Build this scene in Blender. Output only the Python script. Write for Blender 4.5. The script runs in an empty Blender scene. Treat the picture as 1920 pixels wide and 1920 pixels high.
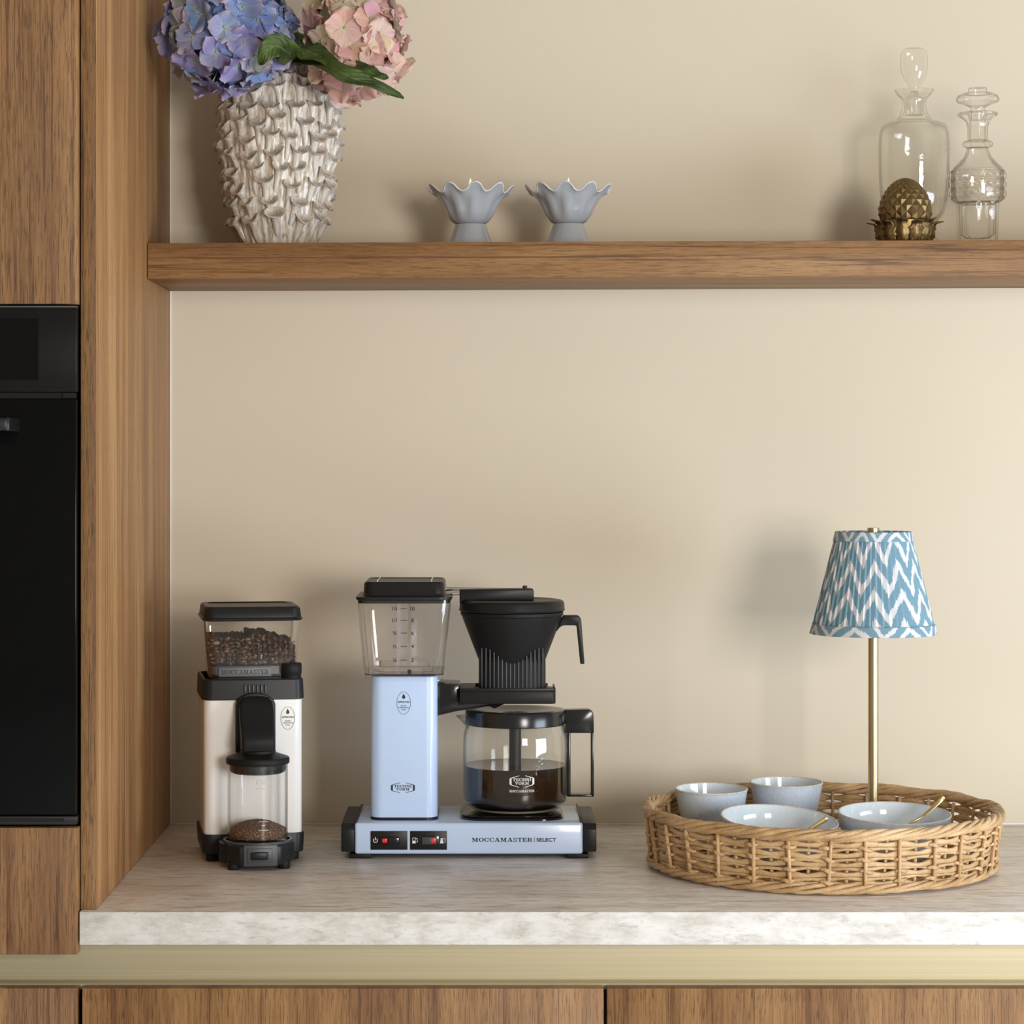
import bpy, bmesh, math, random
from mathutils import Vector, Matrix
R = math.radians
PI = math.pi
random.seed(7)
S = bpy.context.scene
COL = S.collection
# ---------------------------------------------------------------- camera
F, CX, CY, ZC = 4655.0, 905.0, 866.0, 1.394     # focal length and principal point in pixels, eye height
CT = 0.9                                         # worktop height
cam = bpy.data.cameras.new('camera'); camo = bpy.data.objects.new('camera', cam); COL.objects.link(camo)
camo.location = (0, 0, ZC); camo.rotation_euler = (PI/2, 0, 0)
cam.sensor_width = 36; cam.lens = F/1920*36
cam.shift_x = (960-CX)/1920; cam.shift_y = -(960-CY)/1920
cam.clip_start = 0.05
S.camera = camo
# ---------------------------------------------------------------- light
w = bpy.data.worlds.new('world'); S.world = w; w.use_nodes = True
bgn = w.node_tree.nodes['Background']
bgn.inputs[0].default_value = (1.0, 0.90, 0.76, 1); bgn.inputs[1].default_value = 0.36
def area(name, loc, target, sx, sy, power, col):
    l = bpy.data.lights.new(name, 'AREA'); l.shape = 'RECTANGLE'; l.size = sx; l.size_y = sy
    l.energy = power; l.color = col
    o = bpy.data.objects.new(name, l); COL.objects.link(o); o.location = loc
    o.rotation_euler = (Vector(target)-Vector(loc)).to_track_quat('-Z', 'Y').to_euler()
    return o
area('window_light', (1.60, -1.0, 1.50), (0.35, 3.3, 1.25), 0.85, 1.1, 89, (1.0, 0.962, 0.91))
area('side_fill_light', (2.3, 1.8, 1.0), (0.4, 3.35, 1.08), 1.2, 0.9, 45, (0.72, 0.84, 1.0))  # added cool fill from the right for the lower wall, no known window
fill_l = area('overhead_fill', (0.6, 1.25, 2.5), (0.6, 1.25, 0), 0.8, 0.8, 12, (0.90, 0.96, 1.0)); fill_l.data.spread = R(50)  # added overhead fill; floor bounce lifts shelf underside and channel, no such fixture
S.view_settings.view_transform = 'Standard'; S.view_settings.look = 'None'
S.view_settings.gamma = 1; S.view_settings.use_curve_mapping = False
S.view_settings.exposure = 0.0
try:
    S.cycles.transparent_max_bounces = 32; S.cycles.max_bounces = 12
except Exception: pass

def wx(px, Y): return (px-CX)*Y/F
def wz(py, Y): return ZC-(py-CY)*Y/F
# ---------------------------------------------------------------- materials
def srgb(r, g, b):
    def c(v):
        v /= 255.0
        return v/12.92 if v <= 0.04045 else ((v+0.055)/1.055)**2.4
    return (c(r), c(g), c(b), 1)
class NT:
    def __init__(s, name):
        s.m = bpy.data.materials.new(name); s.m.use_nodes = True
        s.t = s.m.node_tree; s.n = s.t.nodes; s.p = s.n['Principled BSDF']; s.out = s.n['Material Output']
    def node(s, typ, **kw):
        n = s.n.new(typ)
        for k, v in kw.items(): setattr(n, k, v)
        return n
    def link(s, a, b): s.t.links.new(a, b)
    def setp(s, **kw):
        names = dict(rough='Roughness', metal='Metallic', spec='Specular IOR Level', coat='Coat Weight', coatr='Coat Roughness',
                     sss='Subsurface Weight', sheen='Sheen Weight', ior='IOR', trans='Transmission Weight')
        for k, v in kw.items(): s.p.inputs[names[k]].default_value = v
    def coords(s, scale=(1,1,1), kind='Object'):
        tc = s.node('ShaderNodeTexCoord'); mp = s.node('ShaderNodeMapping'); mp.inputs['Scale'].default_value = scale
        s.link(tc.outputs[kind], mp.inputs[0]); return mp.outputs[0]
    def noise(s, vec, scale=5, detail=4, rough=0.5, dist=0):
        n = s.node('ShaderNodeTexNoise'); n.inputs['Scale'].default_value = scale; n.inputs['Detail'].default_value = detail
        n.inputs['Roughness'].default_value = rough; n.inputs['Distortion'].default_value = dist
        s.link(vec, n.inputs['Vector']); return n.outputs['Fac']
    def ramp(s, fac, stops, interp='LINEAR'):
        r = s.node('ShaderNodeValToRGB'); cr = r.color_ramp; cr.interpolation = interp
        cr.elements[0].position = stops[0][0]; cr.elements[0].color = stops[0][1]
        cr.elements[1].position = stops[-1][0]; cr.elements[1].color = stops[-1][1]
        for p, c in stops[1:-1]:
            e = cr.elements.new(p); e.color = c
        s.link(fac, r.inputs[0]); return r.outputs[0]
    def mix(s, fac, a, b, mode='MIX'):
        m = s.node('ShaderNodeMix', data_type='RGBA', blend_type=mode)
        for i, v in ((0, fac), (6, a), (7, b)):
            if isinstance(v, (int, float, tuple)): m.inputs[i].default_value = v
            else: s.link(v, m.inputs[i])
        return m.outputs[2]
    def math(s, op, a, b=0.0, c=None):
        m = s.node('ShaderNodeMath', operation=op)
        for i, v in ((0, a), (1, b), (2, c)):
            if v is None: continue
            if isinstance(v, (int, float)): m.inputs[i].default_value = v
            else: s.link(v, m.inputs[i])
        return m.outputs[0]
    def base(s, c):
        if isinstance(c, tuple): s.p.inputs['Base Color'].default_value = c
        else: s.link(c, s.p.inputs['Base Color'])
    def bump(s, h, strength=0.2, dist=0.001):
        b = s.node('ShaderNodeBump'); b.inputs['Strength'].default_value = strength; b.inputs['Distance'].default_value = dist
        s.link(h, b.inputs['Height']); s.link(b.outputs[0], s.p.inputs['Normal'])
W1 = (1,1,1,1)
def plain(name, col, rough=0.5, var=0.06, scale=40, **kw):
    t = NT(name); v = t.coords(); n = t.noise(v, scale, 3)
    c = t.ramp(n, [(0.3, tuple(x*(1-var) for x in col[:3])+(1,)), (0.7, tuple(min(1, x*(1+var)) for x in col[:3])+(1,))])
    t.base(c); t.setp(rough=rough, **kw); return t.m
def mat_wood(name, grain, tone=1.0, seedoff=0.0, finek=0.55, porek=0.6):
    t = NT(name)
    a, b = 1.0, 1.0
    def sc(across, along):
        return tuple(along if 'xyz'[i] == grain else across for i in range(3))
    off = t.node('ShaderNodeTexCoord'); mp = t.node('ShaderNodeMapping'); mp.inputs['Location'].default_value = (seedoff, seedoff, seedoff)
    t.link(off.outputs['Object'], mp.inputs[0])
    def m2(s_):
        q = t.node('ShaderNodeMapping'); q.inputs['Scale'].default_value = s_; t.link(mp.outputs[0], q.inputs[0]); return q.outputs[0]
    big = t.noise(m2(sc(16, 1.1)), 1, 3, 0.5, 0.8)
    mid = t.noise(m2(sc(190, 2.4)), 1, 3, 0.55, 0.8)
    fine = t.noise(m2(sc(620, 24)), 1, 4, 0.7)
    pore = t.noise(m2(sc(900, 45)), 1, 2, 0.5)
    k = tone
    def C(r, g, b): c = srgb(r, g, b); return (c[0]*k, c[1]*k, c[2]*k, 1)
    c1 = t.ramp(big, [(0.32, C(142, 101, 64)), (0.5, C(168, 124, 79)), (0.68, C(188, 144, 95))])
    c2 = t.mix(t.ramp(mid, [(0.33, (0.8,)*3+(1,)), (0.45, (0,0,0,1))]), c1, C(104, 68, 42))
    c3 = t.mix(finek, c2, t.ramp(fine, [(0.36, (0.38,0.34,0.32,1)), (0.56, (1,1,1,1))]), 'MULTIPLY')
    c4 = t.mix(t.ramp(pore, [(0.36, (porek,porek,porek,1)), (0.43, (0,0,0,1))]), c3, C(70, 44, 27))
    t.base(c4); t.setp(rough=0.5, spec=0.3); t.bump(fine, 0.12, 0.0004)
    return t.m
M = {}
M['wood_v'] = mat_wood('walnut_vertical', 'z', 0.97, 0.0, 0.32, 0.3)
M['wood_v2'] = mat_wood('walnut_vertical_front', 'z', 0.78, 3.7)
M['wood_edge'] = mat_wood('walnut_edge_strip', 'z', 0.60, 8.1)
M['wood_h'] = mat_wood('walnut_horizontal', 'x', 0.74, 1.3, 0.45, 0.4)
def mk_wall():
    t = NT('wall_paint'); v = t.coords(); n = t.noise(v, 3, 3); n2 = t.noise(v, 220, 2)
    t.base(t.ramp(n, [(0.3, (0.668, 0.586, 0.452, 1)), (0.7, (0.684, 0.602, 0.468, 1))])); t.setp(rough=0.65, spec=0.25)
    t.bump(n2, 0.06, 0.0006); return t.m
M['wall'] = mk_wall()
M['caulk'] = plain('white_caulk', (0.80, 0.77, 0.70, 1), 0.5)
def mk_top():
    t = NT('stone_laminate')
    a = t.noise(t.coords((16, 90, 60)), 1, 8, 0.7, 1.2); b = t.noise(t.coords((3, 9, 9)), 1.6, 6, 0.6, 0.6)
    c = t.noise(t.coords((70, 330, 180)), 1, 5, 0.75, 0.5)
    c1 = t.ramp(b, [(0.35, (0.72, 0.67, 0.61, 1)), (0.5, (0.84, 0.80, 0.745, 1)), (0.68, (0.90, 0.87, 0.83, 1))])
    c2 = t.mix(t.ramp(a, [(0.36, (0.85,0.85,0.85,1)), (0.52, (0,0,0,1))]), c1, (0.46, 0.39, 0.335, 1))
    c3 = t.mix(t.ramp(c, [(0.33, (0.6,0.6,0.6,1)), (0.46, (0,0,0,1))]), c2, (0.42, 0.36, 0.31, 1))
    t.base(c3); t.setp(rough=0.38, spec=0.4); t.bump(c, 0.1, 0.0004); return t.m
M['top'] = mk_top()
def mk_topedge():
    t = NT('stone_laminate_edge')
    a = t.noise(t.coords((50, 60, 150)), 1, 8, 0.75, 0.15); b = t.noise(t.coords((18, 20, 42)), 1.4, 6, 0.7, 0.1)
    c1 = t.ramp(b, [(0.33, (0.58, 0.54, 0.48, 1)), (0.6, (0.78, 0.755, 0.72, 1))])
    c2 = t.mix(t.ramp(a, [(0.34, (0.7,0.7,0.7,1)), (0.47, (0,0,0,1))]), c1, (0.44, 0.40, 0.36, 1))
    t.base(c2); t.setp(rough=0.45, spec=0.3); return t.m
M['topedge'] = mk_topedge()
def mk_brass():
    t = NT('brushed_brass_channel'); n = t.noise(t.coords((2, 400, 400)), 1, 3)
    t.base(t.ramp(n, [(0.3, (0.54, 0.475, 0.31, 1)), (0.7, (0.60, 0.53, 0.36, 1))])); t.setp(rough=0.5, metal=0.6); return t.m
M['channel'] = mk_brass()
M['brass'] = plain('satin_brass', (0.62, 0.50, 0.29, 1), 0.27, 0.01, metal=1.0)
M['gold'] = plain('gold_spoon', (0.80, 0.60, 0.28, 1), 0.32, 0.01, metal=1.0)
M['steel'] = plain('polished_steel', (0.75, 0.74, 0.72, 1), 0.12, metal=1.0)
M['black'] = plain('black_plastic', (0.014, 0.0135, 0.0135, 1), 0.38, spec=0.25)
M['black_matte'] = plain('black_matte_plastic', (0.012, 0.0115, 0.0115, 1), 0.5, spec=0.18)
M['plate_grey'] = plain('grey_label_plastic', (0.10, 0.105, 0.112, 1), 0.45)
M['black_gloss'] = plain('black_gloss_plastic', (0.010, 0.010, 0.011, 1), 0.12)
M['dark_grey'] = plain('dark_grey_plastic', (0.055, 0.058, 0.066, 1), 0.42)
M['oven'] = plain('oven_dark_glass', (0.004, 0.004, 0.004, 1), 0.14, spec=0.08)
M['oven_panel'] = plain('oven_control_glass', (0.007, 0.0068, 0.0065, 1), 0.3, spec=0.15)
M['oven_disp'] = plain('oven_display_glass', (0.003, 0.003, 0.003, 1), 0.1, spec=0.2)
M['oven_metal'] = plain('oven_black_metal', (0.012, 0.012, 0.012, 1), 0.35, spec=0.3)
M['blue_enamel'] = plain('light_blue_enamel', (0.575, 0.725, 0.985, 1), 0.22, 0.01, coat=0.4, coatr=0.08)
M['white_enamel'] = plain('offwhite_enamel', (0.88, 0.86, 0.83, 1), 0.28, 0.01, coat=0.3, coatr=0.1)
M['ink'] = plain('black_ink', (0.012, 0.012, 0.014, 1), 0.5)
M['ink_white'] = plain('white_ink', (0.85, 0.84, 0.82, 1), 0.5)
M['ink_grey'] = plain('grey_ink', (0.45, 0.45, 0.45, 1), 0.5)
def mk_red():
    t = NT('red_lamp'); t.base(t.ramp(t.noise(t.coords(), 300, 2), [(0.3, (0.55,0.01,0.008,1)), (0.7, (0.75,0.03,0.02,1))])); t.setp(rough=0.25)
    t.p.inputs['Emission Color'].default_value = (0.9, 0.03, 0.02, 1); t.p.inputs['Emission Strength'].default_value = 0.35; return t.m
M['red'] = mk_red()
def mk_glass(name, tint=(1,1,1), edge=(0.62,0.62,0.60), refl=1.0, rough=0.0, bumpy=0, ior=1.45, gcol=1.0, e0=0.62):
    t = NT(name); t.n.remove(t.p)
    tr = t.node('ShaderNodeBsdfTransparent'); gl = t.node('ShaderNodeBsdfGlossy'); gl.inputs['Roughness'].default_value = max(rough, 0.02)
    gl.inputs['Color'].default_value = (gcol, gcol, gcol, 1)
    lw = t.node('ShaderNodeLayerWeight'); lw.inputs['Blend'].default_value = 0.5
    f0 = ((ior-1)/(ior+1))**2
    c = t.ramp(lw.outputs['Facing'], [(0.0, tint+(1,)), (e0, tint+(1,)), (0.97, edge+(1,))]); t.link(c, tr.inputs[0])
    if bumpy:
        b = t.node('ShaderNodeBump'); b.inputs['Strength'].default_value = bumpy; b.inputs['Distance'].default_value = 0.002
        t.link(t.noise(t.coords(), 160, 2), b.inputs['Height'])
        for q in (gl, lw): t.link(b.outputs[0], q.inputs['Normal'])
    sch = t.math('ADD', t.math('MULTIPLY', t.math('POWER', lw.outputs['Facing'], 5.0), 1-f0), f0)
    mx = t.node('ShaderNodeMixShader'); t.link(t.math('MULTIPLY', sch, refl), mx.inputs[0])
    t.link(tr.outputs[0], mx.inputs[1]); t.link(gl.outputs[0], mx.inputs[2]); t.link(mx.outputs[0], t.out.inputs[0]); return t.m
M['glass'] = mk_glass('thin_clear_glass', (0.985,0.985,0.98), (0.45,0.45,0.43))
M['tank'] = mk_glass('clear_tank_plastic', (0.990,0.986,0.986), (0.42,0.40,0.43), 1.7)
M['spout'] = mk_glass('spout_glass', (0.93,0.93,0.92), (0.25,0.25,0.24), 1.4, e0=0.3)
M['black_semi'] = plain('black_semi_gloss_plastic', (0.012, 0.012, 0.0125, 1), 0.2, spec=0.5)
M['tank_base'] = mk_glass('violet_tinted_tank_edge', (0.62,0.58,0.72), (0.30,0.26,0.42), 1.0)
M['decanter'] = mk_glass('decanter_glass', (0.975,0.975,0.965), (0.52,0.50,0.46), 1.0, 0.0, 0.12)
M['frosted'] = mk_glass('frosted_neck_glass', (0.93,0.925,0.915), (0.72,0.71,0.69), 1.3, 0.4)
M['cut'] = mk_glass('cut_crystal', (0.985,0.982,0.975), (0.34,0.32,0.29), 1.1, 0.0, 0.10, e0=0.50)
def mk_glaze(name, c1, c2, speck, rough=0.14, sc=1.0):
    t = NT(name); v = t.coords(); a = t.noise(v, 30*sc, 5, 0.6, 0.5); b = t.noise(v, 900, 2, 0.6); s_ = t.noise(t.coords((300,300,60)), 1, 3)
    c = t.ramp(a, [(0.3, c1), (0.7, c2)]); c = t.mix(t.ramp(b, [(0.36, (0.7,)*3+(1,)), (0.44, (0,0,0,1))]), c, speck)
    c = t.mix(t.ramp(s_, [(0.5, (0,0,0,1)), (0.75, (0.35,)*3+(1,))]), c, (0.80,0.82,0.84,1)); t.base(c); t.setp(rough=rough, coat=0.3, coatr=0.05)
    return t.m
M['bowl'] = mk_glaze('speckled_blue_glaze', (0.53,0.635,0.78,1), (0.65,0.745,0.86,1), (0.36,0.44,0.55,1), 0.25)
M['bowl_in'] = mk_glaze('pale_blue_inner_glaze', (0.68,0.77,0.85,1), (0.78,0.86,0.91,1), (0.55,0.63,0.70,1), 0.1)
M['bowl_rim'] = plain('pale_stoneware_rim', (0.68,0.65,0.58,1), 0.5, 0.15, 200)
M['candle_glaze'] = plain('grey_blue_glaze', (0.385,0.405,0.43,1), 0.16, 0.03, 30, coat=0.5, coatr=0.05)
M['candle_rim'] = plain('grey_glaze_worn_rim', (0.60,0.60,0.60,1), 0.3, 0.08, 100)
M['wax'] = plain('white_wax', (0.85,0.82,0.74,1), 0.5, sss=0.2)
def mk_emit(name, col, st):
    t = NT(name); t.base(t.ramp(t.noise(t.coords(), 60, 2), [(0.3, col), (0.7, col)]))
    t.p.inputs['Emission Color'].default_value = col; t.p.inputs['Emission Strength'].default_value = st; return t.m
M['flame'] = mk_emit('candle_flame', (1.0, 0.72, 0.34, 1), 1.3)
def mk_vase():
    t = NT('streaky_offwhite_glaze')
    a = t.noise(t.coords((230, 230, 22)), 1, 5, 0.6, 0.4); b = t.noise(t.coords(), 90, 4, 0.6); c = t.noise(t.coords((300,300,40)), 1.3, 4, 0.6)
    c1 = t.ramp(a, [(0.30, (0.30,0.22,0.15,1)), (0.40, (0.50,0.42,0.32,1)), (0.50, (0.66,0.61,0.54,1)), (0.66, (0.80,0.78,0.73,1))])
    c2 = t.mix(t.ramp(c, [(0.62, (0,0,0,1)), (0.70, (0.55,)*3+(1,))]), c1, (0.50,0.30,0.13,1))
    c3 = t.mix(t.ramp(b, [(0.34, (0.55,)*3+(1,)), (0.45, (0,0,0,1))]), c2, (0.22,0.20,0.18,1))
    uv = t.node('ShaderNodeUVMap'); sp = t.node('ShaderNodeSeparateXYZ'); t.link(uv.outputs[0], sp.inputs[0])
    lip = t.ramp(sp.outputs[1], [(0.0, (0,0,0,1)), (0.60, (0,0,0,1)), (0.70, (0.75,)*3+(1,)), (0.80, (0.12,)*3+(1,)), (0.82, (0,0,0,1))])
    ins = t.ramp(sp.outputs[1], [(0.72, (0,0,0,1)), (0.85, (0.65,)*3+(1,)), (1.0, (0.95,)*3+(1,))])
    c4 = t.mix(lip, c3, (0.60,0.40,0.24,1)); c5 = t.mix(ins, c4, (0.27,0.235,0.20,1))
    t.base(c5); t.setp(rough=0.32, coat=0.25, coatr=0.1); t.bump(a, 0.4, 0.001); return t.m
M['vase'] = mk_vase()
def mk_petal(name, edge, mid):
    t = NT(name)
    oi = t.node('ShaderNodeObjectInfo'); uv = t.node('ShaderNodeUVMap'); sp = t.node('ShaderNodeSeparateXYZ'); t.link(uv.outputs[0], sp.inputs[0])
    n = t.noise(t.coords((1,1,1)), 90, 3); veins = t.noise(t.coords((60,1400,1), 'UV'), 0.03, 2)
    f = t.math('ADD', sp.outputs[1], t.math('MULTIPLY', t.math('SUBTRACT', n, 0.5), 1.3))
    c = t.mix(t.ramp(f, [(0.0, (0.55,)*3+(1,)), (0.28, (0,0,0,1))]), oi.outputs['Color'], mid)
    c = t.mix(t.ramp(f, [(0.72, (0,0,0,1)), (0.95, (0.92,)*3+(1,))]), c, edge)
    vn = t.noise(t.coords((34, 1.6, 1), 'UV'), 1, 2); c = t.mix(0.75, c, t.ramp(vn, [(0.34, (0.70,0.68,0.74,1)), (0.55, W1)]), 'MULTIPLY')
    t.base(c); t.setp(rough=0.6, spec=0.2, sss=0.0)
    tl = t.node('ShaderNodeBsdfTranslucent'); t.link(c, tl.inputs[0]); mx = t.node('ShaderNodeMixShader'); mx.inputs[0].default_value = 0.25
    t.link(t.p.outputs[0], mx.inputs[1]); t.link(tl.outputs[0], mx.inputs[2]); t.link(mx.outputs[0], t.out.inputs[0]); return t.m
M['petal_blue'] = mk_petal('blue_hydrangea_petal', (0.62,0.52,0.62,1), (0.58,0.68,0.66,1))
M['petal_pink'] = mk_petal('pink_hydrangea_petal', (0.78,0.60,0.50,1), (0.62,0.62,0.36,1))
def mk_leaf():
    t = NT('green_leaf'); n = t.noise(t.coords(), 40, 4); uv = t.node('ShaderNodeUVMap'); sp = t.node('ShaderNodeSeparateXYZ'); t.link(uv.outputs[0], sp.inputs[0])
    c = t.ramp(n, [(0.3, (0.028,0.052,0.014,1)), (0.7, (0.085,0.13,0.03,1))])
    rib = t.ramp(t.math('ABSOLUTE', t.math('SUBTRACT', sp.outputs[0], 0.5)), [(0.0, W1), (0.05, (0,0,0,1))])
    wv = t.math('SINE', t.math('MULTIPLY', t.math('ADD', sp.outputs[1], t.math('MULTIPLY', t.math('ABSOLUTE', t.math('SUBTRACT', sp.outputs[0], 0.5)), -0.5)), 60))
    c = t.mix(t.math('MULTIPLY', rib, 0.6), c, (0.16,0.20,0.07,1)); t.base(c); t.setp(rough=0.45, spec=0.3); t.bump(wv, 0.4, 0.001); return t.m
M['leaf'] = mk_leaf()
M['stem'] = plain('green_stem', (0.10,0.14,0.045,1), 0.5, 0.2)
M['floret_centre'] = plain('pale_green_floret_centre', (0.36,0.42,0.20,1), 0.5, 0.2)
def mk_oldbrass():
    t = NT('antique_brass'); n = t.noise(t.coords(), 55, 5, 0.65); g = t.node('ShaderNodeNewGeometry')
    c = t.ramp(n, [(0.3, (0.075,0.045,0.016,1)), (0.55, (0.22,0.145,0.055,1)), (0.75, (0.36,0.26,0.11,1))])
    c = t.mix(t.ramp(g.outputs['Pointiness'], [(0.42, (0.9,)*3+(1,)), (0.5, (0,0,0,1))]), c, (0.07,0.045,0.02,1))
    t.base(c); t.setp(rough=0.42, metal=0.75); return t.m
M['oldbrass'] = mk_oldbrass()
def mk_wicker():
    t = NT('golden_wicker'); oi = t.node('ShaderNodeObjectInfo'); n = t.noise(t.coords(), 26, 3, 0.6); f = t.noise(t.coords((1,1,1)), 420, 3)
    c = t.ramp(n, [(0.3, (0.46,0.285,0.13,1)), (0.5, (0.66,0.44,0.225,1)), (0.72, (0.80,0.59,0.35,1))])
    c = t.mix(t.math('MULTIPLY', oi.outputs['Random'], 0.25), c, (0.42,0.26,0.12,1))
    c = t.mix(0.5, c, t.ramp(f, [(0.3, (0.65,0.6,0.55,1)), (0.6, W1)]), 'MULTIPLY')
    t.base(c); t.setp(rough=0.42, spec=0.35); t.bump(f, 0.2, 0.0005); return t.m
M['wicker'] = mk_wicker()
def mk_ikat(name, du, dv, slant):
    t = NT(name); uv = t.node('ShaderNodeUVMap'); sp = t.node('ShaderNodeSeparateXYZ'); t.link(uv.outputs[0], sp.inputs[0])
    u, v = sp.outputs[0], sp.outputs[1]
    jag = t.noise(t.coords((900, 14, 1), 'UV'), 0.35, 2, 0.6); wob = t.noise(t.coords((9, 3, 1), 'UV'), 1, 2)
    uu = t.math('ADD', t.math('MULTIPLY', u, du), t.math('MULTIPLY', wob, 0.5))
    zig = t.math('PINGPONG', uu, 0.5)                       # 0..0.5
    ph = t.math('ADD', t.math('MULTIPLY', v, dv), t.math('MULTIPLY', zig, slant))
    ph = t.math('ADD', ph, t.math('MULTIPLY', t.math('SUBTRACT', jag, 0.5), 0.42))
    tri = t.math('PINGPONG', ph, 0.5)
    fac = t.ramp(tri, [(0.285, (0,0,0,1)), (0.33, W1)])
    weave = t.noise(t.coords((2500, 1200, 1), 'UV'), 0.3, 2)
    blue = t.ramp(weave, [(0.3, (0.155,0.285,0.365,1)), (0.7, (0.21,0.355,0.44,1))])
    t.base(t.mix(fac, blue, (0.68,0.68,0.70,1))); t.setp(rough=0.85, spec=0.15, sheen=0.1); t.bump(weave, 0.15, 0.0004); return t.m
M['ikat'] = mk_ikat('ikat_fabric', 12.0, 3.6, 1.9)
M['ikat_trim'] = mk_ikat('ikat_fabric_trim', 7.0, 6.5, 3.2)
def mk_coffee():
    t = NT('black_coffee'); t.base(t.ramp(t.noise(t.coords(), 20, 2), [(0.3, (0.012,0.005,0.002,1)), (0.7, (0.02,0.009,0.004,1))])); t.setp(rough=0.06); return t.m
M['coffee'] = mk_coffee()
def mk_bean():
    t = NT('roasted_beans'); n = t.noise(t.coords(), 110, 2); f = t.noise(t.coords(), 600, 3)
    c = t.ramp(n, [(0.35, (0.035,0.017,0.010,1)), (0.5, (0.075,0.035,0.019,1)), (0.68, (0.20,0.095,0.045,1))])
    t.base(t.mix(0.4, c, t.ramp(f, [(0.3, (0.5,)*3+(1,)), (0.6, W1)]), 'MULTIPLY')); t.setp(rough=0.38); return t.m
M['bean'] = mk_bean()
def mk_ground():
    t = NT('ground_coffee'); n = t.noise(t.coords(), 420, 4, 0.7); s_ = t.noise(t.coords(), 620, 2, 0.5)
    c = t.ramp(n, [(0.3, (0.035,0.015,0.008,1)), (0.7, (0.17,0.075,0.035,1))]); c = t.mix(t.ramp(s_, [(0.58, (0,0,0,1)), (0.64, W1)]), c, (0.55,0.33,0.14,1))
    t.base(c); t.setp(rough=0.8); t.bump(n, 0.9, 0.002); return t.m
M['ground'] = mk_ground()
M['floor'] = plain('pale_floor', (0.66,0.67,0.68,1), 0.5)

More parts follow.
